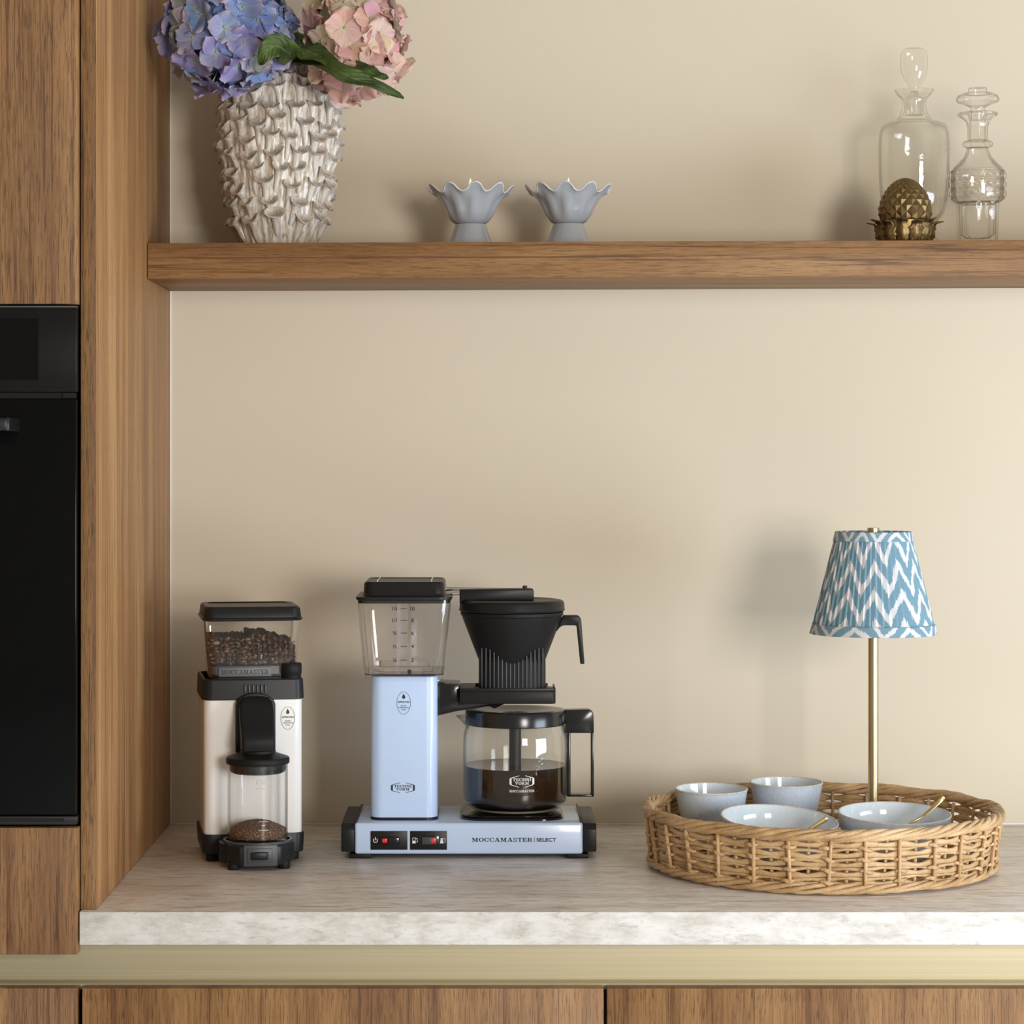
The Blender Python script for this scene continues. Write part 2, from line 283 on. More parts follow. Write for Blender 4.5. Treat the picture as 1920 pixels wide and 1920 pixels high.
# ---------------------------------------------------------------- mesh building
class MB:
    def __init__(s): s.v = []; s.f = []; s.uv = {}
    def add(s, vs, fs):
        o = len(s.v); s.v += [tuple(v) for v in vs]; s.f += [tuple(i+o for i in f) for f in fs]; return o
    def box(s, x0, x1, y0, y1, z0, z1, bev=0.0, seg=2):
        bm = bmesh.new(); bmesh.ops.create_cube(bm, size=1)
        for v in bm.verts: v.co = Vector(((x0+x1)/2+v.co.x*(x1-x0), (y0+y1)/2+v.co.y*(y1-y0), (z0+z1)/2+v.co.z*(z1-z0)))
        if bev > 0: bmesh.ops.bevel(bm, geom=bm.edges[:], offset=bev, segments=seg, affect='EDGES', profile=0.5)
        s.frombm(bm); return s
    def frombm(s, bm):
        bm.verts.index_update(); s.add([v.co for v in bm.verts], [[v.index for v in f.verts] for f in bm.faces]); bm.free()
    def prism(s, pts, a0, a1, axis='y', bev=0.0, seg=2):
        """pts polygon in the plane across axis (xz for y, xy for z, yz for x)."""
        bm = bmesh.new()
        def P(p, a): return {'y': (p[0], a, p[1]), 'z': (p[0], p[1], a), 'x': (a, p[0], p[1])}[axis]
        A = [bm.verts.new(P(p, a0)) for p in pts]; B = [bm.verts.new(P(p, a1)) for p in pts]
        bm.faces.new(A); bm.faces.new(B[::-1]); n = len(pts)
        for i in range(n): bm.faces.new((A[i], B[i], B[(i+1) % n], A[(i+1) % n]))
        bmesh.ops.recalc_face_normals(bm, faces=bm.faces)
        if bev > 0: bmesh.ops.bevel(bm, geom=bm.edges[:], offset=bev, segments=seg, affect='EDGES', profile=0.5)
        s.frombm(bm); return s
    def rings(s, rings, closed=True, cap0=True, cap1=True, loop=False):
        """list of equally long vertex loops joined into a skin"""
        n = len(rings[0]); o = len(s.v)
        for r in rings: s.v += [tuple(p) for p in r]
        m = len(rings)
        for j in range(m if loop else m-1):
            a = o+j*n; b = o+((j+1) % m)*n
            for i in range(n if closed else n-1):
                k = (i+1) % n; s.f.append((a+i, a+k, b+k, b+i))
        if not loop and closed:
            if cap0: s.f.append(tuple(o+i for i in range(n))[::-1])
            if cap1: s.f.append(tuple(o+(m-1)*n+i for i in range(n)))
        return o
    def lathe(s, prof, seg=48, cx=0, cy=0, z=0, fn=None, cap0=True, cap1=True):
        rs = []
        for (r, h) in prof:
            ring = []
            for i in range(seg):
                a = 2*PI*i/seg; rr, hh = (r, h) if fn is None else fn(r, h, a)
                ring.append((cx+rr*math.cos(a), cy+rr*math.sin(a), z+hh))
            rs.append(ring)
        s.rings(rs, cap0=cap0, cap1=cap1); return s
    def rrect(s, secs, n=6, cap0=True, cap1=True):
        """secs: (z, hx, hy, r, cx, cy) rounded rectangles stacked in z"""
        rs = []
        for (z, hx, hy, r, cx, cy) in secs:
            ring = []
            for (sx, sy, a0) in ((1,1,0), (-1,1,PI/2), (-1,-1,PI), (1,-1,1.5*PI)):
                for k in range(n+1):
                    a = a0+PI/2*k/n; ring.append((cx+sx*(hx-r)+r*math.cos(a), cy+sy*(hy-r)+r*math.sin(a), z))
            rs.append(ring)
        s.rings(rs, cap0=cap0, cap1=cap1); return s
    def tube(s, pts, rad, sides=8, flat=1.0, loop=False, up=None):
        pts = [Vector(p) for p in pts]; n = len(pts); rs = []
        prev = None
        for i, p in enumerate(pts):
            if loop: t = pts[(i+1) % n]-pts[i-1]
            else: t = pts[min(i+1, n-1)]-pts[max(i-1, 0)]
            t.normalize()
            ref = Vector(up) if up else (prev if prev is not None else (Vector((0,0,1)) if abs(t.z) < 0.9 else Vector((1,0,0))))
            a = ref-t*ref.dot(t)
            if a.length < 1e-6: a = t.orthogonal()
            a.normalize(); prev = a; b = t.cross(a)
            r = rad[i] if isinstance(rad, (list, tuple)) else rad
            rs.append([p+a*(r*math.cos(2*PI*k/sides))+b*(r*flat*math.sin(2*PI*k/sides)) for k in range(sides)])
        s.rings(rs, loop=loop); return s
    def poly2(s, polys, fn):
        for p in polys:
            s.add([fn(*q) for q in p], [tuple(range(len(p)))])
        return s
    def mesh(s, name, mat, angle=35, fix=True):
        me = bpy.data.meshes.new(name); me.from_pydata(s.v, [], s.f)
        if fix:
            bm = bmesh.new(); bm.from_mesh(me); bmesh.ops.recalc_face_normals(bm, faces=bm.faces); bm.to_mesh(me); bm.free()
        me.shade_smooth()
        if angle: me.set_sharp_from_angle(angle=R(angle))
        for m_ in (mat if isinstance(mat, list) else [mat]): me.materials.append(m_)
        return me
    def obj(s, name, mat, parent=None, angle=35, loc=None, label=None, fix=True):
        o = bpy.data.objects.new(name, s.mesh(name, mat, angle, fix)); COL.objects.link(o)
        if parent: o.parent = parent
        if loc: o.location = loc
        if label: o['label'] = label
        return o
def thing(name, label, cat, loc=(0,0,0), rz=0, group=None):
    o = bpy.data.objects.new(name, None); COL.objects.link(o); o.location = loc; o.rotation_euler = (0,0,rz)
    o.empty_display_size = 0.02; o['label'] = label; o['category'] = cat
    if group: o['group'] = group
    return o
def tag(o, label, cat, group=None, kind=None):
    o['label'] = label; o['category'] = cat
    if group: o['group'] = group
    if kind: o['kind'] = kind
    return o
def struct(o): o['kind'] = 'structure'; return o
def inst(me, name, parent, loc=(0,0,0), mat=None):
    o = bpy.data.objects.new(name, me); COL.objects.link(o); o.parent = parent; o.location = loc
    if mat is not None: o.matrix_local = mat
    return o
# lettering -------------------------------------------------------
def rc(x0, x1, y0, y1): return [(x0,y0),(x1,y0),(x1,y1),(x0,y1)]
def arcs(cx, cy, ro, ri, qo, qi, a0, a1, n=14):
    out = []
    for i in range(n):
        A = R(a0+(a1-a0)*i/n); B = R(a0+(a1-a0)*(i+1)/n)
        out.append([(cx+ro*math.cos(A), cy+qo*math.sin(A)), (cx+ro*math.cos(B), cy+qo*math.sin(B)),
                    (cx+ri*math.cos(B), cy+qi*math.sin(B)), (cx+ri*math.cos(A), cy+qi*math.sin(A))])
    return out
GL = {
 'I': (.46, [rc(.13,.33,0,1), rc(0,.46,0,.1), rc(0,.46,.9,1)]),
 'T': (.86, [rc(.33,.53,0,1), rc(0,.86,.9,1), rc(0,.1,.66,1), rc(.76,.86,.66,1), rc(.2,.66,0,.1)]),
 'E': (.82, [rc(.1,.3,0,1), rc(0,.78,.9,1), rc(0,.82,0,.1), rc(.3,.56,.45,.55), rc(.72,.82,0,.34), rc(.69,.78,.68,1), rc(.5,.57,.33,.67)]),
 'H': (1.0, [rc(.1,.3,0,1), rc(.7,.9,0,1), rc(.3,.7,.45,.55), rc(0,.42,0,.1), rc(0,.42,.9,1), rc(.58,1,0,.1), rc(.58,1,.9,1)]),
 'N': (1.0, [rc(.13,.23,0,1), rc(.77,.87,0,1), [(.1,1),(.34,1),(.87,0),(.66,0)], rc(0,.38,0,.1), rc(0,.3,.9,1), rc(.6,1,.9,1)]),
 'M': (1.2, [rc(.13,.23,0,1), rc(.82,1.03,0,1), [(.1,1),(.36,1),(.64,.08),(.52,.08)], [(.52,.08),(.62,.08),(.94,1),(.84,1)], rc(0,.38,0,.1), rc(0,.3,.9,1), rc(.7,1.2,0,.1), rc(.85,1.2,.9,1)]),
 'A': (1.02, [[(.12,0),(.22,0),(.54,1),(.44,1)], [(.66,0),(.9,0),(.62,1),(.4,1)], rc(.25,.72,.28,.37), rc(0,.36,0,.1), rc(.56,1.02,0,.1)]),
 'V': (.98, [[(.08,1),(.32,1),(.58,0),(.44,0)], [(.44,0),(.54,0),(.88,1),(.78,1)], rc(0,.44,.9,1), rc(.62,.98,.9,1)]),
 'O': (.92, arcs(.46,.5,.46,.24,.5,.41,0,360,24)),
 'C': (.88, arcs(.45,.5,.45,.23,.5,.41,42,318,20)+[rc(.74,.83,.64,.98), rc(.78,.86,.14,.36)]),
 'S': (.74, arcs(.36,.73,.32,.16,.27,.17,20,270,12)+arcs(.37,.27,.34,.16,.27,.17,-160,90,12)+[rc(.6,.69,.68,1), rc(.03,.12,0,.33)]),
 'R': (1.0, [rc(.1,.3,0,1), rc(0,.45,.9,1), rc(.25,.5,.44,.53), rc(0,.42,0,.1), [(.4,.5),(.62,.5),(.86,.03),(.64,.03)], rc(.68,1,0,.1)]+arcs(.48,.72,.34,.14,.28,.19,-90,90,10)),
}
def slab(word, h, wscale=1.0, gap=.1):
    polys = []; x = 0
    for ch in word:
        if ch == ' ': x += .4*wscale; continue
        wd, ps = GL[ch]
        for p in ps: polys.append([((x+q[0]*wscale)*h, (q[1]-.5)*h) for q in p])
        x += (wd*wscale+gap)
    tot = (x-gap)*h
    return [[(q[0]-tot/2, q[1]) for q in p] for p in polys], tot
def fit(word, h, width, gap=.1):
    _, a = slab(word, h, 1.0, gap); _, b = slab(word, h, 2.0, gap)
    k = 1+(width-a)/(b-a); return slab(word, h, k, gap)[0]
def sans(txt, h, width=None, bold=.03):
    cu = bpy.data.curves.new('t', 'FONT'); cu.body = txt; cu.size = h*1.38; cu.align_x = 'CENTER'; cu.align_y = 'CENTER'; cu.offset = bold*h
    o = bpy.data.objects.new('t', cu); COL.objects.link(o)
    dg = bpy.context.evaluated_depsgraph_get(); dg.update()
    me = bpy.data.meshes.new_from_object(o.evaluated_get(dg)); bpy.data.objects.remove(o)
    vs = [v.co.copy() for v in me.vertices]; xs = [v.x for v in vs] or [0]; ys = [v.y for v in vs] or [0]
    cx, cy = (min(xs)+max(xs))/2, (min(ys)+max(ys))/2; k = 1 if not width else width/max(1e-6, max(xs)-min(xs))
    return [[((vs[i].x-cx)*k, vs[i].y-cy) for i in p.vertices] for p in me.polygons]
def sh(polys, dx, dy): return [[(q[0]+dx, q[1]+dy) for q in p] for p in polys]
def ring2(rx, ry, t, n=40):
    return [[((rx)*math.cos(2*PI*i/n), ry*math.sin(2*PI*i/n)), (rx*math.cos(2*PI*(i+1)/n), ry*math.sin(2*PI*(i+1)/n)),
             ((rx-t)*math.cos(2*PI*(i+1)/n), (ry-t)*math.sin(2*PI*(i+1)/n)), ((rx-t)*math.cos(2*PI*i/n), (ry-t)*math.sin(2*PI*i/n))] for i in range(n)]
def approved(k=1.0):                      # oval mark with a drop
    p = ring2(.0088*k, .0142*k, .0004*k)
    p += [[(0,.0118*k),(.0021*k,.0075*k),(.0016*k,.0058*k),(0,.005*k)], [(0,.0118*k),(0,.005*k),(-.0016*k,.0058*k),(-.0021*k,.0075*k)]]
    p += sh(sans('APPROVED', .0021*k, .0150*k), 0, .0012*k)
    p += sh(sans('European', .0013*k, .0072*k), 0, -.0036*k)+sh(sans('Coffee Brewing', .0013*k, .0130*k), 0, -.0060*k)+sh(sans('Centre', .0013*k, .0056*k), 0, -.0084*k)
    return p
def hexlogo(w_, h_):                        # TECHNI VORM between hexagon brackets
    p = sh(fit('TECHNI', h_*.24, w_*.74), 0, h_*.15)+sh(fit('VORM', h_*.24, w_*.56), 0, -h_*.15)
    for s_ in (-1, 1):
        q = [[(.12,.5),(.42,.33),(.42,.27),(.12,.46)], [(.42,.33),(.5,.24),(.5,-.24),(.42,-.33)][:4], [(.42,-.33),(.42,-.27),(.12,-.46),(.12,-.5)]]
        p += [[(s_*a*w_, b*h_) for a, b in r_] for r_ in q]
    return p
def flat(y): return lambda a, b: (a, y, b)

# ================================================================= SETTING
YW, YP, YT = 3.382, 2.738, 2.725           # wall, panel front, worktop front
struct(MB().box(-1.6, 2.2, YW, YW+.1, 0, 2.7).obj('wall_back', M['wall']))
struct(MB().box(-2.5, 2.6, -2.2, YW+.1, -.05, 0).obj('floor', M['floor']))
struct(MB().box(-.4262, -.4240, YW-.002, YW-.0002, CT, 2.4, .0005).obj('trim_1', M['caulk']))
struct(MB().box(-.4230, 1.1, YW-.002, YW-.0002, CT, CT+.0022, .0005).obj('trim_2', M['caulk']))
# worktop
t = thing('worktop', 'pale stone-look worktop with mottled front edge running along the wall', 'worktop', (0,0,CT))
MB().box(-.4426, 1.1, YT+.003, YW-.0005, -.0363, 0, .0006).obj('slab', M['top'], t)
MB().box(-.4426, 1.1, YT, YT+.0028, -.0363, 0, .0008).obj('front_edge', M['topedge'], t, label='whitish mottled front edge band')
# tall cabinet with oven
XL = -1.045; XR = -.4447
t = thing('tall_cabinet', 'tall walnut oven housing with side panel at the left edge', 'cabinet', (0,0,0))
MB().box(-.4432, -.4265, YP+.0013, YW-.001, CT+.0005, 2.45, .0002).obj('side_panel', M['wood_v'], t)
MB().box(-.4432, -.4266, YP, YP+.0012, CT+.0005, 2.45, .0004).obj('edge_strip', M['wood_edge'], t)
MB().box(XL, XR, YT, YT+.018, wz(570, YT), 2.3, .0012).obj('upper_door', M['wood_v2'], t)
MB().box(XL, XR+.0005, YT, YT+.018, wz(1790, YT), wz(1552, YT), .0012).obj('lower_front', M['wood_v2'], t)
MB().box(XL, XR+.0005, YT-.002, YT+.016, .40, wz(1852, YT), .0012).obj('drawer_front', M['wood_v2'], t)
MB().box(XL, -.4446, YT+.05, YW-.001, .1, .80).box(XL-.018, XL-.001, YP, YW-.001, .1, 2.4).obj('carcass', M['black_matte'], t)
MB().box(XL, -.4446, YW-.03, YW-.002, .95, 2.4).obj('back_panel', M['black_matte'], t)
for z_ in (1.58, .95): MB().box(XL, -.4446, YT+.1, YW-.04, z_, z_+.02).obj('shelf_board', M['black_matte'], t)
# oven
t = thing('built_in_oven', 'black glass built-in oven in the walnut housing', 'oven', (0,0,0))
def oz(py): return wz(py, YT-.002)
MB().box(XL+.02, XR-.004, YT+.03, YW-.1, oz(1545), oz(577)).obj('oven_body', M['black_matte'], t)
MB().box(XL, XR-.0008, YT-.002, YT+.02, oz(735), oz(577), .001).obj('control_panel', M['oven_panel'], t)
MB().box(XL+.18, wx(73, YT), YT-.0026, YT-.002, oz(713), oz(597)).obj('display', M['oven_disp'], t)
MB().box(XL, XR-.001, YT-.0005, YT+.015, oz(576.5), oz(573), .0003).obj('top_trim', M['dark_grey'], t)
MB().box(XL, XR-.004, YT+.004, YT+.02, oz(747), oz(736)).box(wx(118, YT), wx(143, YT), YT, YT+.003, oz(746), oz(737)).obj('vent_strip', M['oven_metal'], t)
MB().box(XL, XR-.0012, YT-.002, YT+.02, oz(1528), oz(748), .0012).obj('door_glass', M['oven'], t)
MB().box(XL, XR-.0008, YT, YT+.02, oz(1547), oz(1531), .001).box(XL, wx(120, YT), YT-.001, YT+.001, oz(1541), oz(1535)).obj('bottom_trim', M['oven_metal'], t)
h = MB(); h.box(-.98, wx(18, 2.69), 2.675, 2.69, oz(809), oz(784), .003)
h.prism([(wx(16, 2.69), 2.69-.015), (wx(22, 2.69), 2.678), (wx(38, YT), YT-.0022), (wx(20, YT), YT-.0022), (wx(14, 2.69), 2.69)], oz(809), oz(784), 'z', .001)
h.obj('door_handle', M['oven_metal'], t)
# brass channel, base units
ch = MB(); prof = [(2.742, .8115), (2.742, .8178), (2.744, .8178), (2.744, .8135), (2.783, .8135), (2.783, .8632), (2.786, .8632), (2.786, .8115)]
ch.prism(prof, XL, 1.1, 'x')
tag(ch.obj('handle_channel', M['channel']), 'recessed brushed brass handle channel beneath the worktop', 'handle rail')
def base_unit(label, x0, x1):
    t = thing('base_cabinet', label, 'cabinet', ((x0+x1)/2, 0, .1), 0, 'walnut base cabinets')
    hw = (x1-x0)/2
    MB().box(-hw, hw, 2.79, YW-.005, 0, .7625).obj('carcass', M['wood_v'], t)
    MB().box(-hw, hw, 2.84, 2.855, -.1, -.0005).obj('plinth', M['black_matte'], t)
    MB().box(-hw, hw, YT-.005, YT+.013, .40, wz(1853, 2.72)-.1, .001).obj('drawer_front', M['wood_v2'], t)
    MB().box(-hw, hw, YT-.005, YT+.013, .0, .396, .001).obj('drawer_front', M['wood_v2'], t)
    MB().box(-hw+.01, hw-.01, YT+.0131, 2.789, .02, .66).obj('drawer_box', M['wood_v'], t)
base_unit('walnut base drawer unit under the coffee machines, left of the gap', wx(154, 2.72), wx(1132, 2.72))
base_unit('walnut base drawer unit under the wicker basket, right of the gap', wx(1138, 2.72), 1.08)
# shelf
YS = 3.155
SL = .0037
sh_t = thing('wall_shelf', 'thick walnut floating shelf holding the vase and decanters', 'shelf', (-.4255, 0, wz(456, YS)))
sh_t.rotation_euler = (0, -SL, 0)
STH = .0455
MB().box(0, 1.55, YS+.0014, YW-.001, -STH, 0, .0005).obj('board', M['wood_h'], sh_t)
MB().box(0, 1.55, YS, YS+.0012, -STH, 0, .0004).obj('front_edging', M['wood_h'], sh_t)
def shelf_z(x): return wz(456, YS)+(x+.4255)*SL+.0003

# ================================================================= VASE
def bezier_prof(pts, n):
    """resample (r,z) by Catmull-Rom"""
    out = []
    P = [pts[0]]+pts+[pts[-1]]
    for i in range(1, len(P)-2):
        for k in range(n):
            t_ = k/n
            out.append(tuple(0.5*((2*P[i][j])+(-P[i-1][j]+P[i+1][j])*t_+(2*P[i-1][j]-5*P[i][j]+4*P[i+1][j]-P[i+2][j])*t_**2+(-P[i-1][j]+3*P[i][j]-3*P[i+1][j]+P[i+2][j])*t_**3) for j in (0,1)))
    out.append(pts[-1]); return out
YV = 3.262; XV = wx(523, YV); ZV = shelf_z(XV)
vz_t = thing('vase', 'off-white ceramic vase covered in little trumpet-shaped cups, holding hydrangeas', 'vase', (XV, YV, ZV))
vp = [(.046,0),(.049,.006),(.055,.03),(.065,.08),(.0715,.13),(.072,.17),(.066,.205),(.059,.228),(.056,.237)]
def vr(z):
    for (a, b) in zip(vp[:-1], vp[1:]):
        if a[1] <= z <= b[1]: return a[0]+(b[0]-a[0])*(z-a[1])/(b[1]-a[1])
    return vp[-1][0]
prof = bezier_prof(vp, 8)+[(.054,.238),(.052,.235),(.055,.2),(.058,.15),(.050,.05),(.035,.02)]
MB().lathe(prof, 240, fn=lambda r, h_, a: (r*(1+.018*math.sin(a*30+1.2*math.sin(h_*30))+.007*math.sin(a*47)), h_)).obj('vase_body', M['vase'], vz_t, 0)
def trumpet(seed):
    rnd = random.Random(seed); n = 14
    tw = rnd.uniform(-.3, .3); fl = rnd.uniform(.9, 1.15)
    path = [(-.004,-.026,.0028,.0028,0), (.0000,-.018,.0046,.0036,0), (.0022,-.008,.0048,.0044,.03), (.0034,.003,.0050,.0047,.06), (.0048,.011,.0062,.0056,.16),
            (.0066,.0165,.0090,.0072,.28), (.0084,.0195,.0124,.0092,.38), (.0092,.0208,.0138,.0102,.42),
            (.0091,.0212,.0130,.0095,.42), (.0080,.0190,.0092,.0068,.38), (.0066,.0155,.0046,.0036,.30), (.0060,.0140,.0008,.0008,.28)]
    ws = [rnd.uniform(-.10,.10) for _ in range(4)]
    mb = MB(); rs = []
    for j, (x, z, ru, rv, tl) in enumerate(path):
        c = Vector((x, 0, z)); nrm = Vector((math.sin(tl*1.3), 0, math.cos(tl*1.3))); u = Vector((0,1,0)); v = nrm.cross(u)
        ring = []
        for k in range(n):
            a = 2*PI*k/n; wv = 1+(ws[0]*math.cos(a*2+tw)+ws[1]*math.sin(a*3)+ws[2]*math.cos(a))*(1 if j > 5 else .3)
            q = c+u*(ru*fl*wv*math.cos(a))+v*(rv*fl*wv*math.sin(a))
            if j >= 6 and j <= 8: q += nrm*(.0022*math.cos(2*a)+.0012*math.sin(a+tw*4))
            ring.append(q)
        rs.append(ring)
    mb.rings(rs, cap0=False)
    me = mb.mesh('trumpet_cup', M['vase'], 60)
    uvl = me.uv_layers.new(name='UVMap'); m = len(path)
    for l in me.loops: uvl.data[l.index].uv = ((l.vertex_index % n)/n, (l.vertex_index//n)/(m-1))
    return me
for o_ in vz_t.children:
    me = o_.data; uvl = me.uv_layers.new(name='UVMap')
    for l_ in uvl.data: l_.uv = (0, 0)
tm = [trumpet(i) for i in range(7)]
rnd = random.Random(3)
rows = 11
for rI in range(rows):
    z = .024+rI*.0204
    cnt = max(11, round(2*PI*vr(z)/.0285))
    off = rI*.5*2*PI/cnt*1.1
    for k in range(cnt):
        a = off+2*PI*(k+rnd.uniform(-.16,.16))/cnt; zz = z+rnd.uniform(-.005,.005); r_ = vr(min(.237, max(0, zz)))-.0012
        dr = vr(min(.237,zz+.01))-vr(max(0,zz-.01)); tilt = math.atan2(dr, .02)
        s_ = rnd.uniform(.76, .92)
        mt = Matrix.Translation((r_*math.cos(a), r_*math.sin(a), zz)) @ Matrix.Rotation(a, 4, 'Z') @ Matrix.Rotation(tilt+rnd.uniform(-.1,.12), 4, 'Y') @ Matrix.Rotation(rnd.uniform(-.22,.22), 4, 'X') @ Matrix.Scale(s_, 4)
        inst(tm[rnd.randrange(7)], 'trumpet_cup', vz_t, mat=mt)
# ================================================================= HYDRANGEAS
def petal_mesh(seed, mat):
    rnd = random.Random(seed); nu, nv = 8, 6; mb = MB(); uvs = []
    L, Wd = 1.0, rnd.uniform(.55, .64); cup = rnd.uniform(.05, .35); ph = rnd.uniform(0, 6)
    for j in range(nv+1):
        v = j/nv
        wd = Wd*math.sin(PI*min(1, .10+.9*v)**.82)*1.0 if v < 1 else .0
        wd = Wd*(math.sin(PI*(.06+.80*v))**.75)
        for i in range(nu+1):
            u = i/nu*2-1; x = .04+L*v*(1-.16*abs(u)**2.0*v)+(-.05*(abs(u) < .15) if j == nv else 0); y = u*wd
            z = cup*(y*y)*1.3+.22*v*v*cup+.10*math.sin(ph+u*5+v*3)*v*v+.055*math.sin(u*13+ph)*v**3-.16*max(0, v-.75)
            mb.v.append((x, y, z)); uvs.append((i/nu, max(v, v*(.6+.42*abs(u)))))
    for j in range(nv):
        for i in range(nu):
            a = j*(nu+1)+i; mb.f.append((a, a+1, a+nu+2, a+nu+1))
    me = mb.mesh('petal', mat, 0, fix=False)
    ul = me.uv_layers.new(name='UVMap')
    for l in me.loops: ul.data[l.index].uv = uvs[l.vertex_index]
    return me
def flower(name, label, head, rad, cols, mat, stem_to, seed, nf=72, fsize=.0235, lowcut=None):
    rnd = random.Random(seed)
    t = thing(name, label, 'flower', head)
    pms = [petal_mesh(seed*10+i, mat) for i in range(6)]
    fcm = MB(); fcm.lathe([(.0005,-.012),(.0008,-.004),(.0012,0),(.0019,.0012),(.0014,.0026),(.0003,.003)], 8); fm = fcm.mesh('floret', M['floret_centre'], 0)
    ga = PI*(3-math.sqrt(5)); inner = MB()
    st = MB()
    for k in range(nf+70):
        innerq = k >= nf; kk = k-nf if innerq else k; N = 70 if innerq else nf
        zf = 1-2*(kk+.5)/N; rr = math.sqrt(1-zf*zf); th = ga*kk+rnd.uniform(-.15,.15)
        d = Vector((rr*math.cos(th), rr*math.sin(th), zf)).normalized()
        sc = (rnd.uniform(.66,.84) if innerq else rnd.uniform(.90,1.06))
        pos = Vector((d.x*rad[0], d.y*rad[1], d.z*rad[2]))*sc
        nrm = (Vector((d.x/rad[0], d.y/rad[1], d.z/rad[2])).normalized()+Vector([rnd.uniform(-.55,.55) for _ in range(3)])).normalized()
        q = nrm.to_track_quat('Z', 'Y').to_matrix().to_4x4()
        mt = Matrix.Translation(pos) @ q @ Matrix.Rotation(rnd.uniform(0, 2*PI), 4, 'Z')
        s_ = fsize*rnd.uniform(.82, 1.15); c = rnd.choice(cols(d))
        fold = rnd.uniform(-.35, .12)
        if innerq:
            for p in range(4):
                me = rnd.choice(pms); m4 = mt @ Matrix.Rotation(p*PI/2, 4, 'Z') @ Matrix.Rotation(fold, 4, 'Y') @ Matrix.Scale(s_, 4)
                inner.add([m4 @ v.co for v in me.vertices], [tuple(f.vertices) for f in me.polygons])
            continue
        st.tube([pos*.25, pos*.6, mt @ Vector((0,0,-.01))], .0008, 5)
        fo = inst(fm, 'floret', t, mat=mt)
        for p in range(4):
            me = rnd.choice(pms)
            m4 = Matrix.Rotation(p*PI/2+rnd.uniform(-.15,.15), 4, 'Z') @ Matrix.Rotation(fold+rnd.uniform(-.22,.22), 4, 'Y') @ Matrix.Rotation(rnd.uniform(-.25,.25), 4, 'X') @ Matrix.Scale(s_*rnd.uniform(.9,1.1), 4)
            po = inst(me, 'petal', fo, mat=m4)
            po.color = tuple(max(0, min(1, x*rnd.uniform(.86, 1.12))) for x in c)+(1,)
    io = inner.obj('inner_petals', mat, t, 0, fix=False); io['kind'] = 'stuff'; io.color = cols(Vector((0,-1,0)))[0]+(1,)
    io.data.uv_layers.new(name='UVMap')
    for l in io.data.loops: io.data.uv_layers[0].data[l.index].uv = (.5, .5)
    st.obj('flower_stalks', M['stem'], t, 0)
    h0 = Vector(head); e = Vector(stem_to)-h0
    MB().tube([(0,0,0), (e.x*.5, e.y*.5, -.008), (e.x*.85, e.y*.9, -.03), (e.x*.95, e.y, e.z*.5), tuple(e)], .0035, 8).obj('stem', M['stem'], t, 0)
    return t
def bluec(d):
    b = [(.24,.34,.62), (.31,.41,.68), (.38,.46,.68), (.27,.31,.56), (.40,.42,.66)]
    if d.z < -.25: b = [(.34,.33,.60), (.38,.36,.62), (.46,.50,.50), (.32,.30,.56), (.42,.42,.60)]
    if d.x < -.55: b = [(.38,.42,.46), (.30,.28,.47), (.38,.35,.50), (.44,.47,.48)]
    if d.x > .1 and d.z > .1: b = b+[(.50,.56,.20)]
    return b
def pinkc(d):
    b = [(.82,.52,.47), (.86,.60,.54), (.80,.48,.45), (.86,.67,.59), (.85,.72,.62)]
    if d.z > .3 and d.x < .1: b += [(.72,.60,.42), (.72,.64,.46)]
    if d.x > .5: b += [(.88,.68,.56)]
    return b
YFb = 3.165
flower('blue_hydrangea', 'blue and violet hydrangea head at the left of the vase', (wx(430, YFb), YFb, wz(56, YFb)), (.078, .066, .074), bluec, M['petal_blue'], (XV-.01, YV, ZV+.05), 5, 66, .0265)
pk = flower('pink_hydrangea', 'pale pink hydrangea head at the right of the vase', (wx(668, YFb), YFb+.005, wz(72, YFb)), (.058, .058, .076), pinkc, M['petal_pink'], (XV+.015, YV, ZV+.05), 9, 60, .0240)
def leaf(parent, pts, wmax, seed, fold=.25, roll=0.0):
    """leaf along a world path; pts are (px, py, Y)"""
    P = [Vector((wx(a, c), c, wz(b, c))) for a, b, c in pts]; base = Vector(parent.location)
    # resample
    n = 16; Q = []
    for k in range(n+1):
        s_ = k/n*(len(P)-1); i = min(int(s_), len(P)-2); f = s_-i
        p0, p1, p2, p3 = P[max(i-1,0)], P[i], P[i+1], P[min(i+2, len(P)-1)]
        Q.append(.5*((2*p1)+(p2-p0)*f+(2*p0-5*p1+4*p2-p3)*f*f+(-p0+3*p1-3*p2+p3)*f**3))
    mb = MB(); uvs = []; m = 8
    for k, q in enumerate(Q):
        t_ = (Q[min(k+1,n)]-Q[max(k-1,0)]).normalized(); v = k/n
        side = t_.cross(Vector((0,-math.cos(roll),math.sin(roll)))).normalized(); nr = side.cross(t_)
        wd = wmax*(math.sin(PI*min(.999, v**.85))**.8)*(1-.15*v)+.0006
        for i in range(m+1):
            u = i/m*2-1
            ser = 1+.05*math.sin(k*2.6)
            p = q+side*(u*wd*ser)+nr*(fold*abs(u)*wd+.002*math.sin(k*1.1+u*2))
            mb.v.append(tuple(p-base)); uvs.append((i/m, v))
    for k in range(n):
        for i in range(m):
            a = k*(m+1)+i; mb.f.append((a, a+1, a+m+2, a+m+1))
    me = mb.mesh('leaf', M['leaf'], 0, fix=False); ul = me.uv_layers.new(name='UVMap')
    for l in me.loops: ul.data[l.index].uv = uvs[l.vertex_index]
    o = bpy.data.objects.new('leaf', me); COL.objects.link(o); o.parent = parent
    sm = o.modifiers.new('thick', 'SOLIDIFY'); sm.thickness = .0006
    return o
leaf(pk, [(535,112,3.20), (600,118,3.11), (650,142,3.085), (700,158,3.085), (757,184,3.09)], .0125, 1, .35, .5)
leaf(pk, [(560,122,3.22), (545,104,3.13), (520,86,3.095), (500,98,3.085), (487,122,3.09)], .017, 2, .3, -.2)
